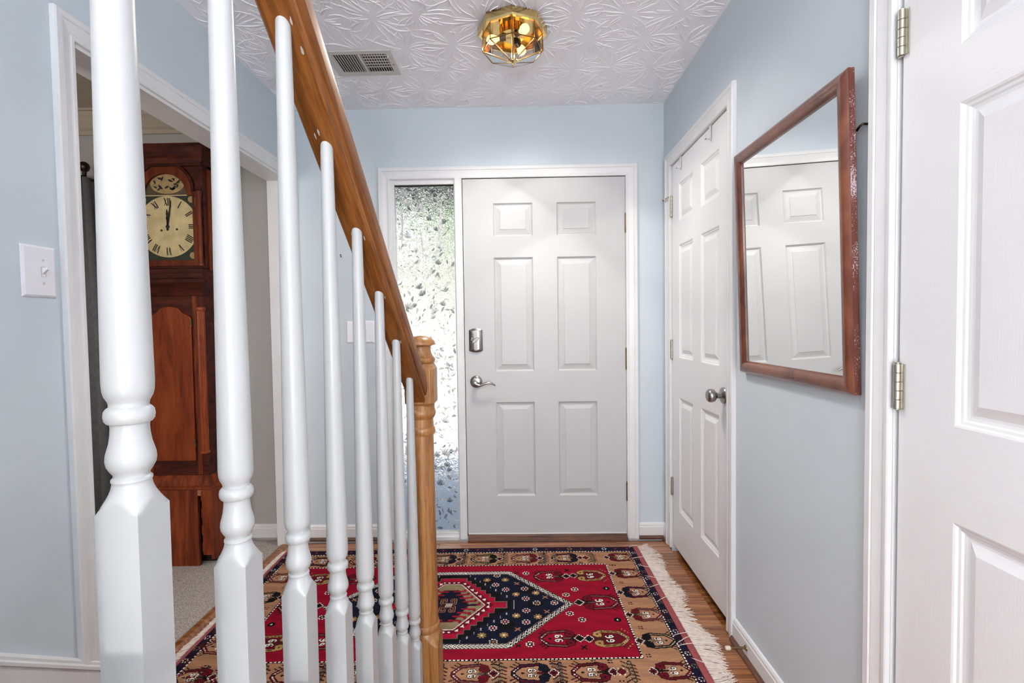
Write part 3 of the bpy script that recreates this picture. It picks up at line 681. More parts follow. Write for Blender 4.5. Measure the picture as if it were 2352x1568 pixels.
# upper block with chamfered corners
def octo(h, c): return [(h, -h+c), (h, h-c), (h-c, h), (-h+c, h), (-h, h-c), (-h, -h+c), (-h+c, -h), (h-c, -h)]
m = MB(); lv = [(.994, .034, .010), (1.003, .0418, .009), (1.100, .0418, .009), (1.116, .0350, .013)]
vs = []
for z, h, c in lv: vs += [(NX+a, NY+b, z) for a, b in octo(h, c)]
fs = [(i*8+k, i*8+(k+1) % 8, i*8+8+(k+1) % 8, i*8+8+k) for i in range(3) for k in range(8)] + [tuple(range(8)), tuple(24+k for k in range(8))]
m.add(vs, fs); m.build('newel_block', 'oak_v', rl, bevel=0.0012)
m = MB(); m.lathe([(.034, 1.114), (.039, 1.119), (.0415, 1.125), (.0410, 1.131), (.0375, 1.135), (.034, 1.139), (.0305, 1.147), (.0285, 1.156), (.0290, 1.164), (.036, 1.168), (.0430, 1.1695), (.0435, 1.172), (.0405, 1.180), (.032, 1.1885), (.018, 1.194), (0, 1.196)], (NX, NY, 0), 'z', 40)
m.build('newel_cap', 'oak_v', rl, smooth=35)

# ================================================================== RUG
RCX, RCY, RROT = -0.325, 2.060, math.radians(0.9)
RA, RB = 0.940, 0.540
CELL = 0.003
nx, ny = int(2*RA/CELL), int(2*RB/CELL)
uu = (np.arange(nx)+0.5)*CELL - RA; vv = (np.arange(ny)+0.5)*CELL - RB
U, V = np.meshgrid(uu, vv)
PAL = dict(navy=(16, 20, 40), purple=(36, 20, 42), tan=(168, 121, 93), red=(146, 8, 38), dred=(104, 10, 30), black=(14, 12, 14), white=(232, 224, 214), gold=(176, 140, 84), olive=(140, 122, 92), crimson=(164, 14, 46), grey=(104, 92, 84), brown=(66, 30, 24), rose=(186, 96, 100))
PALL = {k: np.array(srgb(*c)[:3]) for k, c in PAL.items()}
IMG = np.zeros((ny, nx, 3)); IMG[:] = PALL['purple']
def paint(mask, c): IMG[mask] = PALL[c]
def win(u0, u1, v0, v1):
    i0 = max(0, int((u0+RA)/CELL)-1); i1 = min(nx, int((u1+RA)/CELL)+2); j0 = max(0, int((v0+RB)/CELL)-1); j1 = min(ny, int((v1+RB)/CELL)+2)
    return slice(j0, max(j1, j0)), slice(i0, max(i1, i0))
def seg(p, q, w, c):
    s_ = win(min(p[0], q[0])-w, max(p[0], q[0])+w, min(p[1], q[1])-w, max(p[1], q[1])+w)
    a, b = U[s_], V[s_]
    if a.size == 0: return
    dx, dy = q[0]-p[0], q[1]-p[1]; L = dx*dx+dy*dy or 1e-9
    t = np.clip(((a-p[0])*dx+(b-p[1])*dy)/L, 0, 1); d = np.hypot(a-p[0]-t*dx, b-p[1]-t*dy)
    IMG[s_][d <= w/2] = PALL[c]
def pline(pts, w, c):
    for p, q in zip(pts, pts[1:]): seg(p, q, w, c)
def fillp(pts, c):
    xs = [p[0] for p in pts]; ys = [p[1] for p in pts]; s_ = win(min(xs), max(xs), min(ys), max(ys)); a, b = U[s_], V[s_]
    if a.size == 0: return
    ins = np.zeros(a.shape, bool)
    for (x0, y0), (x1, y1) in zip(pts, pts[1:]+pts[:1]):
        if y0 == y1: continue
        cnd = ((y0 > b) != (y1 > b)) & (a < (x1-x0)*(b-y0)/(y1-y0)+x0); ins ^= cnd
    IMG[s_][ins] = PALL[c]
def disc(p, r, c):
    s_ = win(p[0]-r, p[0]+r, p[1]-r, p[1]+r); IMG[s_][np.hypot(U[s_]-p[0], V[s_]-p[1]) <= r] = PALL[c]
aU, aV = np.abs(U), np.abs(V)
# blotchy maroon in the outer guard
blot = (np.sin(U*31+3*np.sin(V*17))+np.sin(V*43+2*np.sin(U*23))) > 0.75
paint(blot, 'navy'); paint((~blot) & ((np.sin(U*61)+np.sin(V*71)) > 1.1), 'brown')
for u in np.arange(-0.9, 0.9, 0.062):
    for sv in (-1, 1):
        k = int(round((u+0.9)/0.062))
        cc = (u, sv*0.512)
        if k % 3 == 0:
            for a in range(6): disc((cc[0]+.011*math.cos(a*1.047), cc[1]+.011*math.sin(a*1.047)), .0032, 'white' if k % 2 else 'gold')
        else: disc(cc, .007, 'dred'); disc(cc, .003, 'rose')
for v in np.arange(-0.46, 0.47, 0.066):
    for su in (-1, 1):
        for a in range(6): disc((su*0.9225+.0095*math.cos(a*1.047), v+.0095*math.sin(a*1.047)), .0028, 'white' if int(round(v/0.066)) % 2 else 'olive')
def dotted(u, v):
    """black line with white dashes round a rectangle"""
    w = 0.0045
    on_ = ((np.abs(aU-u) < w) & (aV < v+w)) | ((np.abs(aV-v) < w) & (aU < u+w)); paint(on_, 'black')
    d1 = (np.abs(aU-u) < w*0.72) & (aV < v) & (np.mod(V, .0155) < .0085); d2 = (np.abs(aV-v) < w*0.72) & (aU < u) & (np.mod(U, .0155) < .0085); paint(d1 | d2, 'white')
paint((aU < 0.902) & (aV < 0.482), 'tan'); paint((aU < 0.902) & (aV < 0.482) & (np.sin(V*260+2*np.sin(U*40)) > 0.93), 'gold'); dotted(0.902, 0.482)
paint((aU < 0.752) & (aV < 0.346), 'red'); dotted(0.752, 0.346)
# white zigzag hexagon
TIP, CU, CV = 0.548, 0.268, 0.286
nrm = np.array([CV, TIP-CU]); nrm = nrm/np.linalg.norm(nrm)
d_diag = (TIP*nrm[0]) - (aU*nrm[0]+aV*nrm[1]); d_str = CV-aV
dh = np.minimum(d_diag, d_str); along = np.where(d_diag < d_str, -U*np.sign(V+1e-9)*nrm[1]*0 + (aV*nrm[0]-aU*nrm[1]), aU)
paint(dh > 0, 'grey'); paint(dh > .003, 'black')
z1 = np.abs(np.mod(along/.015, 1)-.5)*2
paint((dh > .004) & (dh < .027) & (np.mod(dh/.0105+z1*0.75, 1) < .5), 'white')
paint(dh > .027, 'grey'); paint(dh > .030, 'navy')
paint((dh > .034) & ((np.sin(U*37+V*11)+np.sin(V*53-U*13)) > 1.2), 'black')
# stepped medallion
def stepf(u, o=0.0):
    k = np.floor((u-0.06)/0.0235); r = np.where(u < 0.06, 0.222, 0.222-0.0275*(k+1)); r = np.where(u > 0.2, 0.022, np.maximum(r, 0.022)); return np.where(u > 0.252, -1, r)
def stepmask(o): return (aV < np.maximum(stepf(np.maximum(aU-o, 0)), -1) + o)
paint(stepmask(.020) & (dh > .034), 'black'); paint(stepmask(.004) & (dh > .034), 'grey'); paint(stepmask(0), 'crimson')
def hexd(tip, cu, cv):
    n = np.array([cv, tip-cu]); n = n/np.linalg.norm(n); return np.minimum(tip*n[0]-(aU*n[0]+aV*n[1]), cv-aV)
hd = hexd(0.198, 0.052, 0.196); paint(hd > 0, 'dred')
hd2 = hexd(0.162, 0.042, 0.170); paint(hd2 > 0, 'white'); paint(hd2 > .0035, 'olive')
for k in range(7):
    t = (k+0.5)/7
    for su in (-1, 1):
        for sv in (-1, 1):
            p = np.array([0.190*(1-t)+0.052*t, 0.0*(1-t)+0.186*t]); q = p - np.array([.010, .004]); 
            fillp([(su*(p[0]-.016), sv*(p[1]+.005)), (su*(p[0]+.001), sv*(p[1]+.009)), (su*(p[0]-.002), sv*(p[1]-.012))], 'white')
for u in np.arange(-.04, .041, .022):
    for sv in (-1, 1): fillp([(u-.006, sv*.184), (u, sv*.191), (u+.006, sv*.184), (u, sv*.177)], 'white')
hd3 = hexd(0.085, 0.03, 0.115); paint(hd3 > -.006, 'dred'); paint(hd3 > 0, 'navy')
for k in range(-4, 5):
    v0 = k*0.0265; L = 0.030+0.014*(1-abs(k)/5)
    b0 = 0.088*(1-max(abs(v0)-0.0, 0)/0.15) + .002
    for su in (-1, 1):
        pline([(su*(b0-.012), v0), (su*(b0+L), v0+.004*np.sign(k+.1)), (su*(b0+L), v0+.014*np.sign(k+.1))], .012, 'brown'); pline([(su*(b0-.012), v0), (su*(b0+L), v0+.004*np.sign(k+.1)), (su*(b0+L), v0+.013*np.sign(k+.1))], .008, 'crimson')
for su in (-1, 1):
    seg((su*.06, 0), (su*.125, 0), .010, 'navy'); disc((su*.13, 0), .007, 'crimson')
    for sv in (-1, 1):
        hk = [(su*.005, sv*.012), (su*.030, sv*.012), (su*.030, sv*.045), (su*.012, sv*.045), (su*.012, sv*.030)]
        pline(hk, .011, 'tan'); pline(hk, .006, 'brown')
seg((-.02, 0), (.02, 0), .02, 'brown')
for k in range(-2, 3): seg((k*.006, -.012), (k*.006+.004, .012), .0025, 'white')
# small stars and flowers
def flower(p, r, c1, c2, n=8):
    for a in range(n):
        t = 2*math.pi*a/n+.39; seg(p, (p[0]+r*math.cos(t), p[1]+r*math.sin(t)), .0062, c1)
        disc((p[0]+r*math.cos(t), p[1]+r*math.sin(t)), .0034, 'white' if c1 != 'gold' else 'gold')
    disc(p, .0045, c2)
def xmark(p, r, c):
    seg((p[0]-r, p[1]-r), (p[0]+r, p[1]+r), .005, c); seg((p[0]-r, p[1]+r), (p[0]+r, p[1]-r), .005, c); seg((p[0]-r*.4, p[1]), (p[0]+r*.4, p[1]), .006, c)
FL = [(.158,.205,'gold'),(.205,.245,'brown'),(.245,.205,'gold'),(.30,.17,'x'),(.20,.16,'dred'),(.248,.12,'dred'),(.295,.080,'gold'),(.335,.125,'dred'),(.385,.090,'gold'),(.338,.045,'dred'),(.425,.055,'x'),(.385,.010,'brown'),(.462,.010,'dred')]
for u, v, c in FL:
    for su in (-1, 1):
        for sv in (-1, 1):
            if v < .02 and sv < 0: continue
            if c == 'x': xmark((su*u, sv*v), .010, 'tan')
            else: flower((su*u, sv*v), .0145, c, 'white' if c != 'brown' else 'tan')
for k in range(9):
    for su in (-1, 1):
        for sv in (-1, 1):
            for q in range(3): disc((su*(.05+k*.0255), sv*(.262-k*.0255+q*.006)), .0019, 'white')
for q in np.arange(-.03, .031, .0075): disc((.285, q), .002, 'white'); disc((-.285, q), .002, 'white')
# the hooked crab motif
def crab(cx, cy, ang, s, c_out, c_in, edge, ends='red', body=None):
    ca, sa = math.cos(ang), math.sin(ang)
    T = lambda a, b: (cx+s*(1.12*a*ca-b*sa), cy+s*(1.12*a*sa+b*ca))
    if body: fillp([T(a, b) for a, b in ((.062, 0), (.035, .04), (-.03, .042), (-.05, .02), (-.05, -.02), (-.03, -.042), (.035, -.04))], body)
    for sg in (-1, 1):
        arm = [T(.066, sg*.005), T(.040, sg*.037), T(-.020, sg*.044), T(-.043, sg*.034), T(-.046, sg*.022), T(-.036, sg*.015), T(-.026, sg*.018), T(-.027, sg*.027)]
        pline(arm, .0185*s, edge); pline(arm, .0120*s, c_out); pline(arm[:3], .0042*s, c_in)
        for t in (.15, .4, .65):
            p = (arm[0][0]*(1-t)+arm[1][0]*t, arm[0][1]*(1-t)+arm[1][1]*t); disc(p, .0024, 'white')
        for k, a in enumerate((.054, .045, .036)):
            p = T(a+.006, sg*(.028+.009*k)); q = T(a+.020, sg*(.035+.011*k)); seg(p, q, .0048*s, edge); disc(q, .003*s, c_out)
    seg(T(-.016, 0), T(-.056, 0), .012*s, edge); seg(T(-.014, 0), T(-.056, 0), .0055*s, c_in)
    pline([T(-.056, .018), T(-.040, 0), T(-.056, -.018)], .006*s, edge)
    dm = [(-.050, 0), (-.068, .022), (-.086, 0), (-.068, -.022)]
    fillp([T(a, b) for a, b in dm], edge); fillp([T(a*.82-.0122, b*.66) for a, b in dm], ends); fillp([T(a*.6-.0272, b*.32) for a, b in dm], 'black')
    for (a0, b0), (a1, b1) in zip(dm, dm[1:]+dm[:1]):
        for k in range(4):
            t = (k+.4)/4; disc(T(a0*(1-t)+a1*t, b0*(1-t)+b1*t), .0024*s, 'white')
    for o_ in (.012, -.013):
        cc = T(.010, o_); ring = [T(.010+.0062*math.cos(q_), o_+.0062*math.sin(q_)) for q_ in [k*.7 for k in range(10)]]; tail = [T(.0162, o_), T(.008, o_-.0075), T(-.004, o_-.0075), T(-.0095, o_-.001), T(-.006, o_+.0045)]
        pline(ring, .0095*s, 'black'); pline(tail, .0090*s, 'black')
        pline(ring, .0048*s, 'white'); pline(tail, .0042*s, 'white')
    fillp([T(.034, .006), T(.041, 0), T(.034, -.006), T(.027, 0)], edge)
def cross4(p, c='black'):
    for a in (.0055, -.0055):
        for b in (.0055, -.0055): fillp([(p[0]+a-.0038, p[1]+b-.003), (p[0]+a+.0038, p[1]+b-.003), (p[0]+a+.0038, p[1]+b+.003), (p[0]+a-.0038, p[1]+b+.003)], c)
def ladder(cx, cy, ang, c):
    ca, sa = math.cos(ang), math.sin(ang); T = lambda a, b: (cx+a*ca-b*sa, cy+a*sa+b*ca)
    pline([T(-.006, -.045), T(-.006, .045)], .017, 'black'); pline([T(-.006, -.044), T(-.006, .044)], .011, c)
    for b in (-.034, -.017, 0, .017, .034):
        seg(T(-.010, b), T(-.024, b+.007), .006, 'brown'); disc(T(-.006, b), .004, 'brown')
    for sg in (-1, 1):
        for k in range(3): seg(T(0, sg*(.012+.012*k)), T(.022, sg*(.030+.010*k)), .006, c if k % 2 else 'brown')
    fillp([T(.012, 0), T(.030, .018), T(.048, 0), T(.030, -.018)], 'brown'); fillp([T(.018, 0), T(.030, .011), T(.042, 0), T(.030, -.011)], 'dred')
    for k in range(6): disc(T(.030+.018*math.cos(k*1.047), .018*math.sin(k*1.047)), .0028, 'white')
cyc = [('dred', 'brown', 'black'), ('navy', 'dred', 'black'), ('dred', 'grey', 'brown'), ('black', 'olive', 'black'), ('purple', 'grey', 'black'), ('dred', 'olive', 'black')]
q = 0
for sv in (-1, 1):
    for k in range(7):
        u0 = 0.560-0.210*k; c = cyc[q % 6]; q += 1; crab(u0, sv*0.414, math.pi, 0.95, c[0], c[1], c[2], 'dred')
        ladder(u0-.118, sv*0.414, math.pi, 'olive' if k % 2 else 'grey')
        for dx in (-.105, .03, .09): cross4((u0+dx, sv*.464)); cross4((u0+dx-.02, sv*.364))
    ladder(.690, sv*0.414, math.pi, 'olive'); 
for su in (-1, 1):
    for v in (.252, .084, -.084, -.252):
        c = cyc[q % 6]; q += 1; crab(su*0.834, v, 0 if su > 0 else math.pi, 0.90, c[0], c[1], c[2], 'brown'); cross4((su*0.79, v+.080), 'brown')
    for sv in (-1, 1): crab(su*0.836, sv*0.416, 0 if su > 0 else math.pi, 0.88, 'dred', 'brown', 'black', 'dred'); cross4((su*0.775, sv*.335), 'brown')
# motifs in the red field
for su in (-1, 1):
    base = 0 if su > 0 else math.pi
    crab(su*.655, .010, base, 1.12, 'dred', 'grey', 'black', 'black', None); 
    for sv in (-1, 1):
        crab(su*.462, sv*.232, base+math.pi, 1.0, 'dred', 'grey', 'black', 'black'); crab(su*.650, sv*.236, base, 1.0, 'gold', 'brown', 'brown', 'black', 'dred')
        for (a, b) in ((.345, .262), (.565, .115), (.52, .072)): flower((su*a, sv*b), .014, 'black', 'white')
        disc((su*.71, sv*.118), .015, 'black'); disc((su*.71, sv*.118), .004, 'white'); xmark((su*.30, sv*.270), .010, 'black'); xmark((su*.548, sv*.285), .009, 'black')
# wear and dye variation
IMG *= (0.88+0.24*RNG.random((ny, nx, 1))); IMG *= (1+0.10*np.sin(V*95+4*np.sin(U*9)))[..., None]; IMG = np.clip(IMG, 0.002, 1)
def rug_pt(u, v, z):
    c, s_ = math.cos(RROT), math.sin(RROT); return (RCX+u*c-v*s_, RCY+u*s_+v*c, z)
rug = empty('oriental_rug', (RCX, RCY, 0.0), 'red and navy knotted rug with cream fringe before the entry door', 'rug')
gx = np.linspace(-RA, RA, nx+1); gy = np.linspace(-RB, RB, ny+1); GX, GY_ = np.meshgrid(gx, gy)
wob = 0.006*np.sin(GX*3.1+1)*np.clip(GY_/RB, -1, 1)**3
PX = GX; PY = GY_ + wob
PZ = 0.0085 + 0.0007*np.sin(GX*9)*np.sin(GY_*11) + RNG.normal(0, 0.00035, GX.shape)
edge_ = np.minimum(RA-np.abs(GX), RB-np.abs(GY_)); PZ = np.where(edge_ < 0.004, 0.0015, PZ)
c_, s_ = math.cos(RROT), math.sin(RROT)
co = np.stack([PX*c_-PY*s_, PX*s_+PY*c_, PZ], -1).reshape(-1, 3)
me = bpy.data.meshes.new('pile_field'); nvx = nx+1
ii, jj = np.meshgrid(np.arange(nx), np.arange(ny)); a_ = (jj*nvx+ii).ravel(); quads = np.stack([a_, a_+1, a_+1+nvx, a_+nvx], 1).astype(np.int32)
me.vertices.add(len(co)); me.vertices.foreach_set('co', co.astype(np.float32).ravel()); me.loops.add(quads.size); me.loops.foreach_set('vertex_index', quads.ravel())
me.polygons.add(len(quads)); me.polygons.foreach_set('loop_start', np.arange(0, quads.size, 4, dtype=np.int32)); me.update(calc_edges=True)
at = me.attributes.new('pile', 'FLOAT_COLOR', 'FACE'); at.data.foreach_set('color', np.concatenate([IMG.reshape(-1, 3), np.ones((ny*nx, 1))], 1).astype(np.float32).ravel())
me.polygons.foreach_set('use_smooth', [True]*len(quads)); me.materials.append(MAT['pile'])
o = bpy.data.objects.new('pile_field', me); COL.objects.link(o); o.parent = rug; ORG[o] = ORG[rug]
for su, w in ((1, .026), (-1, .014)):
    m = MB(); n = 40; vs = []
    for k in range(n+1):
        v = -RB + 2*RB*k/n; wv = 0.0015*math.sin(k*1.3)
        vs += [rug_pt(su*(RA-.002), v, .0005), rug_pt(su*(RA-.002), v, .0065), rug_pt(su*(RA+w+wv), v, .0045), rug_pt(su*(RA+w+wv), v, .0005)]
    fs = [(4*k+q_, 4*k+(q_+1) % 4, 4*k+4+(q_+1) % 4, 4*k+4+q_) for k in range(n) for q_ in range(4)] + [(0, 1, 2, 3), (4*n, 4*n+1, 4*n+2, 4*n+3)]
    m.add(vs, fs); m.build('kilim_end', 'kilim', rug)
for su, w, cnt, Lm, nm in ((1, .026, 760, .098, 'fringe'), (-1, .014, 620, .036, 'fringe')):
    m = MB(); r2 = random.Random(11+su)
    for k in range(cnt):
        v = -RB*0.995 + 2*RB*0.995*(k+r2.random())/cnt
        sway = 0.42*math.sin(v*11+1.0)+0.30*math.sin(v*27+2)+r2.gauss(0, .16)
        if su > 0 and v > 0.40: sway += 0.9*(v-0.40)/0.14
        L = Lm*(0.86+0.12*math.sin(v*19)+r2.gauss(0, .07)); bend = r2.gauss(0, .35)
        pts = []; x, y, a = RA+w-.002, v, sway*0.35; zc = .003+r2.random()*.006
        if r2.random() < .012 and su > 0: a += math.pi*r2.uniform(.75, 1.2); L *= .7
        st = L/5
        for q_ in range(6):
            pts.append(rug_pt(su*x, y, max(.0016, zc*(1-0.14*q_)+ (0.006 if abs(a) > 1.6 and x < RA+w else 0)))); x += math.cos(a)*st; y += math.sin(a)*st; a += (sway*0.20+bend*0.16+r2.gauss(0, .10))
        m.tube(pts, [.0013, .0015, .0014, .0013, .0012, .0007], 4, cap=False)
    o = m.build(nm, 'fringe', rug, smooth=True); o['kind'] = 'stuff'

# ================================================================== CEILING LIGHT
LCX, LCY = -0.011, 2.020
cl = empty('ceiling_light', (LCX, LCY, 2.283), 'octagonal brass flush ceiling lamp with clear glass facets', 'ceiling light')
def o8(r, z): return [(LCX+r*math.sin(k*math.pi/4), LCY-r*math.cos(k*math.pi/4), z) for k in range(8)]
def rings(levels, close=True):
    m = MB(); vs = []
    for r, z in levels: vs += o8(r, z)
    fs = [(i*8+k, i*8+(k+1) % 8, i*8+8+(k+1) % 8, i*8+8+k) for i in range(len(levels)-1) for k in range(8)]
    m.add(vs, fs); return m
m = rings([(.02, 2.4398), (.142, 2.4398), (.1425, 2.412), (.139, 2.406), (.128, 2.4055), (.128, 2.4155), (.1245, 2.4165), (.1245, 2.436), (.02, 2.436)]); m.build('pan', 'brass', cl)
T8, L8 = o8(.1215, 2.412), o8(.1245, 2.345); HUB = (LCX, LCY, 2.302); H8 = o8(.016, 2.3035)
m = MB()
for k in range(8):
    m.tube([T8[k], L8[k]], .0016, 6); m.tube([L8[k], L8[(k+1) % 8]], .0022, 6); m.tube([L8[k], H8[k]], .0026, 6); m.tube([T8[k], T8[(k+1) % 8]], .0016, 6)
m.build('came_frame', 'came', cl)
def lerp(a, b, t): return tuple(a[i]+(b[i]-a[i])*t for i in range(3))
for k in range(8):
    j = (k+1) % 8
    for quad in ([T8[k], T8[j], L8[j], L8[k]], [L8[k], L8[j], H8[j], H8[k]]):
        c = [sum(p[i] for p in quad)/4 for i in range(3)]; inn = [lerp(p, c, .22) for p in quad]
        nrm_ = Vector(np.cross(np.array(quad[1])-np.array(quad[0]), np.array(quad[2])-np.array(quad[0]))).normalized()
        out = Vector(c)-Vector((LCX, LCY, 2.38))
        if nrm_.dot(out) < 0: nrm_ = -nrm_
        m = MB(); m.add(list(quad)+[tuple(Vector(p)+nrm_*.0022) for p in inn], [(0, 1, 5, 4), (1, 2, 6, 5), (2, 3, 7, 6), (3, 0, 4, 7), (4, 5, 6, 7)]); m.build('glass_panel', 'pane', cl)
m = MB(); m.lathe([(.0, 2.312), (.016, 2.310), (.0185, 2.305), (.017, 2.301), (.009, 2.298), (.0055, 2.296), (.0055, 2.291), (.004, 2.286), (0, 2.283)], (LCX, LCY, 0), 'z', 24); m.build('finial', 'brass', cl, smooth=40)
m = MB(); m.lathe([(.006, 2.308), (.006, 2.436)], (LCX, LCY, 0), 'z', 12); m.lathe([(.0, 2.40), (.05, 2.402), (.055, 2.436), (0, 2.436)], (LCX, LCY, 0), 'z', 24); m.build('centre_stem', 'brass', cl, smooth=40)
for a in (0.6, 2.7, 4.75):
    p0 = Vector((LCX, LCY, 2.405)); d = Vector((math.sin(a), -math.cos(a), -0.18)).normalized()
    q0 = p0+d*.030; q1 = p0+d*.062
    m = MB(); m.tube([tuple(q0), tuple(p0+d*.055)], .0135, 14); sk_ = m.build('socket', 'socket', cl, smooth=40)
    pr_ = [(.008, 0), (.0095, .006), (.0165, .020), (.0190, .031), (.0165, .042), (.009, .050), (0.001, .053)]
    m = MB(); m.tube([tuple(q1+d*(h-.006)) for r, h in pr_], [r for r, h in pr_], 16); m.build('bulb', 'bulb_lit', cl, smooth=True)
    l = lamp('SPOT', 'bulb_glow', tuple(p0+d*.088+Vector((0, 0, -.026))), BULB_W, (1.0, 0.97, 0.94)); l.data.spot_size = math.radians(168); l.data.spot_blend = 0.95; l.data.shadow_soft_size = 0.01; l.parent = cl; l.location = Vector(l.location)-ORG[cl]

# ================================================================== CEILING VENT
vx0, vx1, vy0, vy1 = -0.851, -0.551, 2.156, 2.368
cv = empty('ceiling_vent', ((vx0+vx1)/2, (vy0+vy1)/2, H-.008), 'white metal ceiling register with slanted louvres and open grid', 'vent')
ix0, ix1, iy0, iy1 = vx0+.030, vx1-.028, vy0+.030, vy1-.034
m = MB(); m.holed([(vx0, vy0), (vx1, vy0), (vx1, vy1), (vx0, vy1)], [(ix0, iy0), (ix1, iy0), (ix1, iy1), (ix0, iy1)], CEIL, 0.0003, .005)
m.build('frame', 'vent', cv, bevel=0.002)
m = MB(); m.box((ix0, iy0, H-.0012), (ix1, iy1, H-.0004)); m.build('duct_shade_sheet', 'vent_dark', cv)  # flat dark sheet standing in for the shade inside the duct
xm = (ix0+ix1)/2
m = MB(); m.box((xm-.006, iy0, H-.006), (xm+.006, iy1, H-.0012)); m.build('centre_bar', 'vent', cv)
n = 10; bl = None
for k in range(n):
    x = ix0 + (xm-.006-ix0)*(k+.5)/n
    m = MB(); m.add([(x-.0065, iy0, H-.0015), (x-.0055, iy0, H-.0015), (x+.0035, iy0, H-.0065), (x+.0025, iy0, H-.0065), (x-.0065, iy1, H-.0015), (x-.0055, iy1, H-.0015), (x+.0035, iy1, H-.0065), (x+.0025, iy1, H-.0065)], [(0, 1, 2, 3), (4, 5, 6, 7), (0, 4, 5, 1), (1, 5, 6, 2), (2, 6, 7, 3), (3, 7, 4, 0)]); m.build('slat', 'vent', cv)
for k in range(10):
    x = xm+.006 + (ix1-xm-.006)*(k+.5)/10
    m = MB(); m.box((x-.0011, iy0, H-.0055), (x+.0011, iy1, H-.0030)); m.build('slat', 'vent', cv)
for k in range(5):
    y_ = iy0 + .012 + (iy1-iy0)*.62*k/4
    m = MB(); m.add([(xm+.006, y_, H-.0015), (ix1, y_, H-.0015), (ix1, y_+.007, H-.0030), (xm+.006, y_+.007, H-.0030)], [(0, 1, 2, 3)]); m.build('cross_blade', 'vent', cv)
m = MB(); m.lathe([(0, 0), (.004, 0), (.0035, .0012), (0, .0015)], (vx1-.014, (vy0+vy1)/2+.01, H-.005), '-z', 10); m.build('screw', 'hinge_old', cv)
m = MB(); m.box((vx1-.024, vy0+.045, H-.012), (vx1-.018, vy0+.053, H-.005)); m.build('damper_tab', 'vent', cv)

# ================================================================== SWITCHES, NAIL, DOOR STOP, HOOKS
def switch(name, mp, s0, s1, z0, z1, toggles, label, flip=1):
    e = empty(name, mp((s0+s1)/2, z0, 0), label, 'light switch')
    i = .006; m = MB()
    vs = [mp(s0, z0, .0003), mp(s1, z0, .0003), mp(s1, z1, .0003), mp(s0, z1, .0003), mp(s0+.001, z0+.001, .003), mp(s1-.001, z0+.001, .003), mp(s1-.001, z1-.001, .003), mp(s0+.001, z1-.001, .003), mp(s0+i, z0+i, .006), mp(s1-i, z0+i, .006), mp(s1-i, z1-i, .006), mp(s0+i, z1-i, .006)]
    fs = [(b+k, b+(k+1) % 4, b+4+(k+1) % 4, b+4+k) for b in (0, 4) for k in range(4)] + [(8, 9, 10, 11), (0, 1, 2, 3)]
    m.add(vs, fs); pl_ = m.build('wall_plate', 'plastic', e)
    zc = (z0+z1)/2
    for s in toggles:
        m = MB(); m.holed([(s-.0065, zc-.0135), (s+.0065, zc-.0135), (s+.0065, zc+.0135), (s-.0065, zc+.0135)], [(s-.0052, zc-.0122), (s+.0052, zc-.0122), (s+.0052, zc+.0122), (s-.0052, zc+.0122)], mp, .0055, .0068); m.build('toggle_surround', 'vent', pl_)
        m = MB(); w = .0040; m.add([mp(s-w, zc-.006, .006), mp(s+w, zc-.006, .006), mp(s+w, zc+.007, .006), mp(s-w, zc+.007, .006), mp(s-w*.75, zc+.006, .019), mp(s+w*.75, zc+.006, .019), mp(s+w*.75, zc+.0125, .018), mp(s-w*.75, zc+.0125, .018)], [(0, 1, 5, 4), (1, 2, 6, 5), (2, 3, 7, 6), (3, 0, 4, 7), (4, 5, 6, 7)]); m.build('toggle', 'plastic', e)
        for dz in (.030, -.030):
            m = MB(); c = mp(s, zc+dz, .0058); ax = {BACK: '-y', LEFT: 'x', RIGHT: '-x'}[mp]; m.lathe([(0, 0), (.0036, 0), (.0032, .001), (0, .0013)], c, ax, 12); m.build('screw', 'vent', e)
    return e
switch('light_switch', LEFT, 1.208, 1.2985, 1.3125, 1.447, [1.262], 'single white toggle switch on the wall beside the wide opening')
switch('light_switch', BACK, -0.980, -0.8225, 1.134, 1.259, [-0.9315, -0.8715], 'double white toggle switch seen between balusters near the sidelight')
m = MB(); m.lathe([(0, 0), (.0022, 0), (.0022, .004), (.004, .0045), (.004, .006), (0, .0065)], (-1.002, D, 1.632), '-y', 10); m.lathe([(0, 0), (.0022, 0), (.0022, .004), (.0035, .005), (0, .006)], (-1.0005, D, 1.622), '-y', 10)
tag(m.build('wall_nail', 'bronze'), 'tiny dark nail left in the blue wall above the double switch', 'nail')
ds = empty('door_stop', (XR-.0125, 1.722, .046), 'small brass door stop with ivory tip on the baseboard under the mirror', 'door stop')
m = MB(); m.lathe([(0, 0), (.010, 0), (.0095, .003), (.006, .006), (.0042, .008), (.0042, .060)], (XR-.0125, 1.722, .046), '-x', 16); m.build('rod', 'hinge_old', ds, smooth=40)
m = MB(); m.lathe([(.0042, .056), (.0072, .058), (.0078, .066), (.0068, .074), (0, .076)], (XR-.0125, 1.722, .046), '-x', 16); m.build('rubber_tip', 'ivory', ds, smooth=40)
for yy, lb in ((2.082, 'white over-door hook above the upper panel closest to the closet knob'), (2.458, 'white over-door hook above the upper panel closest to the closet hinges')):
    m = MB(); xx = XR-.0005
    m.box((xx-.0020, yy-.007, 1.998), (xx-.0004, yy+.007, 2.0498)); m.box((xx-.0020, yy-.007, 2.0498), (xx+.034, yy+.007, 2.0512))
    m.box((xx-.020, yy-.007, 1.996), (xx-.0004, yy+.007, 1.9985)); m.box((xx-.020, yy-.007, 1.996), (xx-.0185, yy+.007, 2.012))
    tag(m.build('door_hook', 'trim'), lb, 'hook', 'hooks over the closet door')

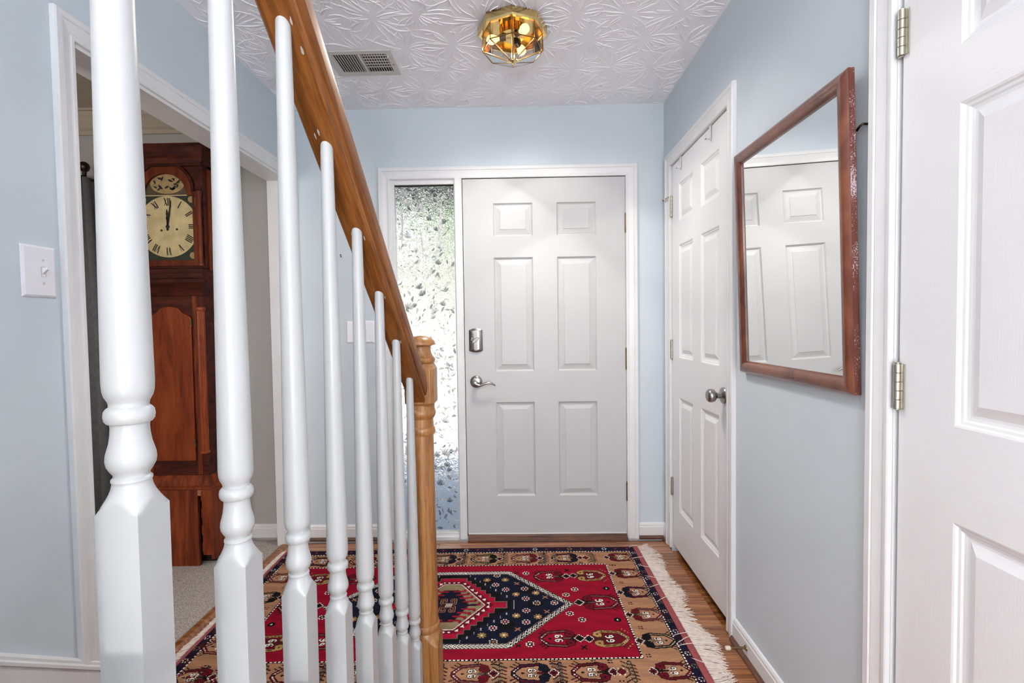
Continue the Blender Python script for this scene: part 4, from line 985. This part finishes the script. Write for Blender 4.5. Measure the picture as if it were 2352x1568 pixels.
# ================================================================== MIRROR
my0, my1, mz0, mz1 = 1.1625, 1.757, 1.044, 1.814
LEAN = 0.0235/0.77; TH = 0.0165
MYAW = MIRROR_YAW
def mir(s, z, d):
    """s along the wall, z up, d out of the frame's back"""
    off = 0.003 + LEAN*(z-mz0) + d + MYAW*(s-my0)
    return (XR-off, s, z - LEAN*d)
mr_ = empty('wall_mirror', mir((my0+my1)/2, mz0, 0), 'rectangular wall mirror in a rounded reddish-brown wooden frame', 'mirror')
FP = [(0, 0), (0, .0150), (.002, .0172), (.006, .0205), (.013, .0238), (.021, .0245), (.029, .0230), (.0355, .0190), (.0385, .0150), (.0400, .0135), (.0420, .0135), (.0420, .0080), (.0380, .0080), (.0380, 0)]
def side(p0, p1, o0, o1):
    return MB().sweep(FP, 0, 1, lambda k, q: mir((p0, p1)[k][0]+(o0, o1)[k][0]*q[0], (p0, p1)[k][1]+(o0, o1)[k][1]*q[0], q[1]))
C4 = [((my0, mz0), (1, 1)), ((my1, mz0), (-1, 1)), ((my1, mz1), (-1, -1)), ((my0, mz1), (1, -1))]
for k in range(4):
    a, b = C4[k], C4[(k+1) % 4]; side(a[0], b[0], a[1], b[1]).build('frame_rail' if k % 2 == 0 else 'frame_stile', 'walnut', mr_, smooth=32)
m = MB(); m.add([mir(my0-.0003, mz0+.004, .001), mir(my0-.0003, mz0+.004, .0145), mir(my0-.0003, mz1-.004, .0145), mir(my0-.0003, mz1-.004, .001)], [(0, 1, 2, 3)]); m.build('chipped_edge', 'worn', mr_)
m = MB(); i = .039; vs = [mir(my0+i, mz0+i, .010), mir(my1-i, mz0+i, .010), mir(my1-i, mz1-i, .010), mir(my0+i, mz1-i, .010)]; m.add(vs, [(0, 1, 2, 3)]); m.build('mirror_glass', 'mirror', mr_)
m = MB(); i = .034; vs = [mir(a, b, d) for d in (.001, .0075) for a, b in ((my0+i, mz0+i), (my1-i, mz0+i), (my1-i, mz1-i), (my0+i, mz1-i))]; m.add(vs, [(0, 1, 2, 3), (4, 5, 6, 7), (0, 1, 5, 4), (1, 2, 6, 5), (2, 3, 7, 6), (3, 0, 4, 7)]); m.build('backing_board', 'shoe', mr_)
m = MB(); m.tube([(XR, 1.151, 1.678), (XR-.012, 1.153, 1.679), (XR-.016, 1.157, 1.676), (XR-.018, 1.166, 1.668)], .0030, 8); m.tube([(XR-.001, 1.151, 1.680), (XR-.001, 1.150, 1.655)], .0008, 6); m.build('hanging_hook', 'bronze', mr_, smooth=True)

# ================================================================== TALLCASE CLOCK
KX = -1.793; KF = 2.430
ck = empty('tallcase_clock', (KX, KF+.14, 0.002), 'antique mahogany tallcase clock with painted arched dial', 'clock')
KB = D - .012
Z0 = 0.002
# base with its missing corner strip
m = MB(); bw = .198
m.box((KX-bw, KF+.004, Z0), (KX+.128, KF+.022, .405)); m.build('base_front', 'mahog', ck)
m = MB(); m.box((KX-bw, KF+.022, Z0), (KX-bw+.016, KB, .405)); m.build('base_side', 'mahog', ck)
m = MB(); m.box((KX+bw-.016, KF+.022, .03), (KX+bw, KB, .405)); m.build('base_side', 'mahog', ck)
m = MB(); m.box((KX+.150, KF+.002, .060), (KX+bw, KF+.022, .400))
for k in range(4): m.box((KX+.143, KF+.006, .075+k*.088), (KX+.151, KF+.020, .125+k*.088))
m.build('base_corner_post', 'mahog_door', ck, bevel=.002)
m = MB(); m.box((KX+.128, KF+.006, .368), (KX+.150, KF+.020, .402)); m.build('glue_block', 'rawwood', ck)
m = MB(); m.box((KX-bw+.02, KF+.06, Z0), (KX+bw-.02, KF+.07, .40)); m.build('base_black_sheet', 'black', ck)  # black sheet behind the gap of the missing strip
def mold(name, prof, hw, yf, mat):
    """moulding wrapped round front and both sides; prof: (out, z)"""
    m = MB(); vs = []; n = len(prof)
    for o_, z in prof: vs += [(KX-hw-o_, KB, z), (KX-hw-o_, yf-o_, z), (KX+hw+o_, yf-o_, z), (KX+hw+o_, KB, z)]
    fs = [(4*i+k, 4*i+k+1, 4*i+4+k+1, 4*i+4+k) for i in range(n-1) for k in range(3)] + [(4*i+3, 4*i, 4*i+4, 4*i+7) for i in range(n-1)] + [(0, 1, 2, 3), tuple(4*(n-1)+k for k in range(4))]
    m.add(vs, fs); return m.build(name, mat, ck, smooth=30)
mold('base_moulding', [(.030, .398), (.034, .404), (.032, .412), (.020, .418), (.016, .434), (.010, .452), (.003, .462), (0, .466)], .166, KF+.034, 'mahog')
# waist
WF = KF+.038
m = MB(); m.box((KX-.170, WF, .462), (KX+.170, KB, 1.40)); m.build('waist', 'mahog_dark', ck)
m = MB(); m.box((KX+.116, WF-.004, .470), (KX+.142, WF, 1.398)); m.build('waist_stile', 'mahog', ck)
m = MB(); m.box((KX-.142, WF-.004, .470), (KX-.116, WF, 1.398)); m.build('waist_stile', 'mahog', ck)
dpts = [(KX-.112, .545), (KX+.112, .545), (KX+.112, 1.285)] + [(KX+.112-.224*t, 1.285+.045*math.sin(math.pi*t)+(.012 if .25 < t < .75 else 0)) for t in [k/14 for k in range(1, 14)]] + [(KX-.112, 1.285)]
m = MB(); m.prism(dpts, lambda a, b, d: (a, WF-d, b), .0, .013); wd = m.build('waist_door', 'mahog_door', ck, bevel=.003)
for zz in (1.235, .62):
    m = MB(); m.box((KX+.110, WF-.016, zz), (KX+.1175, WF-.006, zz+.038)); m.build('hinge', 'hinge_old', wd)
for sg in (-1, 1):
    cxk = KX+sg*.158; m = MB(); vs = []; n = 32
    prof_ = [(.0190, .580), (.0225, .584), (.0225, .592), (.0180, .597), (.0185, .60), (.0178, 1.315), (.0182, 1.318), (.0225, 1.323), (.0225, 1.333), (.0190, 1.338)]
    for r, z in prof_:
        for k in range(n): 
            fl = (1-.12*(k % 2)) if .598 < z < 1.317 else 1.0; t = 2*math.pi*k/n; vs.append((cxk+r*fl*math.cos(t), WF-.002+r*fl*math.sin(t), z))
    m.add(vs, [(i*n+k, i*n+(k+1) % n, (i+1)*n+(k+1) % n, (i+1)*n+k) for i in range(len(prof_)-1) for k in range(n)] + [tuple(range(n)), tuple((len(prof_)-1)*n+k for k in range(n))]); m.build('quarter_column', 'mahog_door', ck)
mold('hood_base_moulding', [(0, 1.395), (.004, 1.400), (.010, 1.43), (.024, 1.452), (.034, 1.462), (.036, 1.478), (.030, 1.486), (.032, 1.506), (.026, 1.512), (.026, 1.530), (.010, 1.536)], .170, KF+.030, 'mahog_dark')
# hood
HF = KF+.012; HW = .196
m = MB(); m.box((KX-HW, HF+.055, 1.53), (KX-HW+.016, KB, 2.08)); m.build('hood_side', 'mahog', ck)
m = MB(); m.box((KX+HW-.016, HF+.055, 1.53), (KX+HW, KB, 2.08)); m.build('hood_side', 'mahog', ck)
m = MB(); m.box((KX-HW, HF+.005, 2.05), (KX+HW, KB, 2.083)); m.box((KX-HW+.02, KB-.02, 1.53), (KX+HW-.02, KB, 2.05)); m.build('hood_top', 'mahog_dark', ck)
def arch(hw, zb, zs, r, n=18):
    pts = [(KX-hw, zb), (KX+hw, zb), (KX+hw, zs-.006), (KX+hw, zs), (KX+r, zs)]
    pts += [(KX+r*math.cos(math.pi*k/n), zs+r*math.sin(math.pi*k/n)) for k in range(1, n)]
    return pts + [(KX-r, zs), (KX-hw, zs), (KX-hw, zs-.006)]
inn = arch(.140, 1.578, 1.905, .112)
out_ = arch(.168, 1.548, 1.925, .140)
m = MB(); m.holed(out_, inn, lambda a, b, d: (a, HF+.030-d, b), 0, .016); hd_ = m.build('hood_door', 'mahog', ck, bevel=.002)
outer2 = [(KX-.194, 1.536), (KX+.194, 1.536), (KX+.194, 1.90), (KX+.194, 1.925), (KX+.194, 2.07)] + [(KX+.194-.388*k/18, 2.083) for k in range(1, 18)] + [(KX-.194, 2.07), (KX-.194, 1.925), (KX-.194, 1.90)]
m = MB(); m.holed(outer2, out_, lambda a, b, d: (a, HF+.040-d, b), 0, .020); m.build('hood_face', 'mahog_dark', ck)
ap = [(KX+.148*math.cos(math.pi*k/20), HF+.014, 1.925+.148*math.sin(math.pi*k/20)) for k in range(21)]
m = MB(); m.tube(ap, .009, 8); m.build('arch_moulding', 'mahog_dark', ck, smooth=True)
for sg in (-1, 1):
    m = MB(); m.box((KX+sg*.168-(0 if sg > 0 else .026), HF-.004, 1.925), (KX+sg*.168+(.026 if sg > 0 else 0)+.002*sg, HF+.03, 1.940)); m.build('arch_shelf', 'mahog_dark', ck)
    m = MB(); m.lathe([(.0125, 1.545), (.0125, 1.556), (.009, 1.560), (.0095, 1.575), (.0085, 1.88), (.009, 1.893), (.0125, 1.898), (.0125, 1.922)], (KX+sg*.184, HF+.004, 0), 'z', 18); m.build('hood_column', 'mahog', ck, smooth=40)
    m = MB(); m.box((KX+sg*.156-.0025, HF+.012, 1.85), (KX+sg*.156+.0025, HF+.016, 1.89)); m.build('hood_hinge', 'hinge_old', ck)
mold('cornice', [(0, 2.062), (.004, 2.070), (.006, 2.088), (.018, 2.100), (.024, 2.118), (.030, 2.134), (.034, 2.140), (.034, 2.152), (.0, 2.156)], HW, HF+.006, 'mahog_dark')
# dial
DY = HF+.032; dz = 1.751
m = MB(); m.prism(arch(.142, 1.572, 1.905, .116), lambda a, b, d: (a, DY+.004-d, b), 0, .004); dl = m.build('dial_plate', 'dial_green', ck)
m = MB(); m.prism([(KX+.156*math.cos(2*math.pi*k/48), dz+.156*math.sin(2*math.pi*k/48)) for k in range(48)], lambda a, b, d: (max(min(a, KX+.141), KX-.141), DY-d, b), 0, .0008); m.build('chapter_disc', 'dial', dl)
m = MB(); m.prism([(KX+.113*math.cos(math.pi*k/24), 1.912+.113*math.sin(math.pi*k/24)) for k in range(25)], lambda a, b, d: (a, DY-d, b), 0, .0007); m.build('arch_panel', 'dial_brown', dl)
m = MB(); m.prism([(KX+.004+.088*math.cos(2*math.pi*k/32), 1.968+.050*math.sin(2*math.pi*k/32)) for k in range(32)], lambda a, b, d: (a, DY-d, b), 0, .0013); m.build('painted_oval', 'dial_oval', dl)
m = MB(); m.box((KX-.140, DY-.0016, 1.9075), (KX+.140, DY-.0004, 1.912)); m.build('dial_divider', 'dial', dl)
r3 = random.Random(5); m = MB()
for k in range(16):
    cx, cz = KX+r3.uniform(-.06, .07), 1.968+r3.uniform(-.030, .030); L = r3.uniform(.018, .034); a = r3.uniform(0, 6.28); m.prism(leafpoly(cx, cz, L, L*.22, a, .1), lambda a_, b_, d: (a_, DY-.0012-d, b_), 0, .0006)
m.build('painted_leaves', 'ink', dl)['kind'] = 'stuff'
for sx in (-1, 1):
    for zc in (1.603, 1.888):
        m = MB(); m.lathe([(0, 0), (.017, 0), (.017, .001), (0, .001)], (KX+sx*.124, DY, zc), '-y', 20); m.build('spandrel_medallion', 'dial_oval', dl)
def numeral(txt, ang):
    m = MB(); ca, sa = math.cos(ang), math.sin(ang); h = .0195; r0 = .1265; wch = {'I': .0085, 'V': .017, 'X': .017}
    tot = sum(wch[c] for c in txt); x = -tot/2
    def st(xa, za, xb, zb, w):
        nx_, nz_ = (zb-za), -(xb-xa); L = math.hypot(nx_, nz_); nx_ *= w/L; nz_ *= w/L
        pl = [(xa+nx_, za+nz_), (xb+nx_, zb+nz_), (xb-nx_, zb-nz_), (xa-nx_, za-nz_)]
        m.prism([(KX + (r0+q[1])*sa + q[0]*ca, dz + (r0+q[1])*ca - q[0]*sa) for q in pl], lambda a, b, d: (a, DY-.0008-d, b), 0, .0006)
    for c in txt:
        w = wch[c]; xm_ = x+w/2
        if c == 'I': st(xm_, -h, xm_, h, .0026)
        elif c == 'V': st(x+.002, h, xm_, -h, .0026); st(x+w-.002, h, xm_, -h, .0010)
        else: st(x+.002, h, x+w-.002, -h, .0026); st(x+w-.002, h, x+.002, -h, .0010)
        x += w
    return m.build('numeral', 'ink', dl)
for k, t in enumerate(['XII', 'I', 'II', 'III', 'IIII', 'V', 'VI', 'VII', 'VIII', 'IX', 'X', 'XI']): numeral(t, k*math.pi/6)
m = MB()
for k in range(60):
    a = k*math.pi/30; r = .150; m.prism([(KX+r*math.sin(a)+.0011*math.cos(t), dz+r*math.cos(a)+.0011*math.sin(t)) for t in (0, 1.57, 3.14, 4.71)], lambda x_, z_, d: (x_, DY-.0008-d, z_), 0, .0005) if abs(r*math.sin(a)) < .139 else None
m.build('minute_dots', 'ink', dl)['kind'] = 'stuff'
def hand(ang, L, w, name):
    m = MB(); ca, sa = math.cos(ang), math.sin(ang); pl = [(-.003, -.02), (.003, -.02), (.004, L*.35), (w, L*.5), (.003, L*.62), (w*.8, L*.75), (0.0008, L), (-.0008, L), (-w*.8, L*.75), (-.003, L*.62), (-w, L*.5), (-.004, L*.35)]
    m.prism([(KX+y_*sa+x_*ca, dz+y_*ca-x_*sa) for x_, y_ in pl], lambda a, b, d: (a, DY-.004-d, b), 0, .001); return m.build(name, 'ink', ck)
hand(0.16, .135, .005, 'minute_hand'); hand(-0.02, .088, .007, 'hour_hand')
m = MB(); m.lathe([(0, 0), (.009, 0), (.009, .003), (.004, .005), (0, .006)], (KX, DY-.003, dz), '-y', 16); m.build('hand_boss', 'ink', ck)
m = MB(); m.lathe([(0, 0), (.0055, 0), (.005, .002), (0, .002)], (KX-.034, DY-.0008, dz-.018), '-y', 14); m.build('winding_hole', 'ink', dl)
m = MB(); m.lathe([(0, 0), (.0055, 0), (.005, .002), (0, .002)], (KX+.046, DY-.0008, dz-.014), '-y', 14); m.build('winding_hole', 'ink', dl)

# ================================================================== CURTAIN
CY = D-.10
cu_ = empty('window_curtain', (-2.62, CY, .01), 'charcoal curtain panel hanging from a dark rod in the carpeted room', 'curtain')
m = MB(); n = 60; vs = []
for k in range(n+1):
    for z, xr_, sp__ in ((2.062, -2.338, .8), (1.2, -2.300, .95), (.03, -2.285, 1.1)): vs.append((xr_-.62*sp__*(1-k/n), CY+.020*sp__*math.sin(k*.85), z))
m.add(vs, [(3*k+j, 3*k+3+j, 3*k+4+j, 3*k+1+j) for k in range(n) for j in (0, 1)]); o = m.build('panel', 'curtain', cu_, smooth=True); sm = o.modifiers.new('s', 'SOLIDIFY'); sm.thickness = .003
m = MB(); m.tube([(-3.4, CY, 2.066), (-2.362, CY, 2.066)], .009, 12); m.build('rod', 'bronze', cu_, smooth=40)
m = MB(); m.lathe([(.010, 2.062), (.009, 2.080), (.012, 2.084), (.007, 2.089), (.014, 2.094), (.022, 2.104), (.026, 2.118), (.023, 2.133), (.013, 2.143), (0, 2.145)], (-2.362, CY, 0), 'z', 20); m.build('ball_finial', 'bronze', cu_, smooth=True)
m = MB(); m.box((-2.385, CY, 2.060), (-2.368, D, 2.070)); m.build('bracket', 'bronze', cu_)

# ================================================================== OUTSIDE, SEEN THROUGH THE SIDELIGHT
m = MB(); m.box((-5, D+WT, -.22), (4, 5.1, -.10)); S(m.build('porch_floor', 'porch'), 'porch floor tinted blue-grey as shade, outside the sidelight', 'porch')
m = MB(); m.box((-5, D+WT, 2.58), (4, 4.9, 2.72)); m.box((-5, 4.75, 2.42), (4, 4.9, 2.58)); S(m.build('porch_roof', 'porchroof'), 'shaded porch roof above the sidelight', 'porch roof')
m = MB(); m.box((-5, -3.2, H+.121), (XR+1.5, D+WT, H+.2)); S(m.build('sun_block_slab', 'porchroof'), 'unseen slab over the hall that blocks the sun', 'roof')  # slab added above the ceilings to stop sun leaking in
m = MB(); m.box((-30, 5.1, -.40), (30, 40, -.24)); S(m.build('ground_lawn', 'grass'), 'sunlit lawn beyond the porch', 'lawn')
m = MB(); m.box((-9.5, 5.15, -.24), (2.2, 19.5, -.20)); S(m.build('driveway', 'concrete'), 'bright concrete drive beyond the porch', 'driveway')
nb = empty('neighbour_house', (-4.5, 22, -.24), 'pale neighbouring house across the drive', 'house')
m = MB(); m.box((-11, 21, -.24), (3, 26, 3.5)); m.build('house_wall', 'siding', nb)
m = MB(); m.add([(-11.4, 20.6, 3.5), (3.4, 20.6, 3.5), (3.4, 26.4, 3.5), (-11.4, 26.4, 3.5), (-11.4, 23.5, 5.0), (3.4, 23.5, 5.0)], [(0, 1, 5, 4), (2, 3, 4, 5), (0, 4, 3), (1, 2, 5), (0, 1, 2, 3)]); m.build('house_roof_slope', 'roof', nb)
def tree(x, y, z, r, hh, label, seed):
    e = empty('leafy_tree', (x, y, -.24), label, 'tree', 'trees beyond the porch'); rr = random.Random(seed)
    m = MB(); m.tube([(x, y, -.24), (x+.1, y, z*.5), (x, y, z)], [.22, .17, .12], 10); m.build('trunk', 'bark', e, smooth=True)
    m = MB()
    for k in range(900):
        a, b, q = rr.uniform(0, 6.28), rr.gauss(0, .55), rr.random()**.4; p = Vector((x+r*q*math.cos(a)*math.cos(b), y+r*q*math.sin(a)*math.cos(b), z+hh*q*math.sin(b)))
        n1 = Vector((rr.gauss(0, 1), rr.gauss(0, 1), rr.gauss(0, 1))).normalized(); n2 = n1.orthogonal(); s_ = rr.uniform(.12, .26)
        m.add([tuple(p+n1*s_), tuple(p+n2*s_*.6), tuple(p-n1*s_), tuple(p-n2*s_*.6)], [(0, 1, 2, 3)])
    o = m.build('crown', 'leaf', e); o['kind'] = 'stuff'
tree(-4.9, 12.0, 5.0, 2.0, 2.3, 'leafy green tree nearest the porch, seen through the sidelight', 3)
tree(-1.6, 16.5, 5.6, 2.2, 2.4, 'broad leafy tree standing in front of the neighbouring house', 4)
tree(-7.4, 17.5, 5.6, 2.0, 2.4, 'leafy tree at the far end of the neighbouring house', 5)
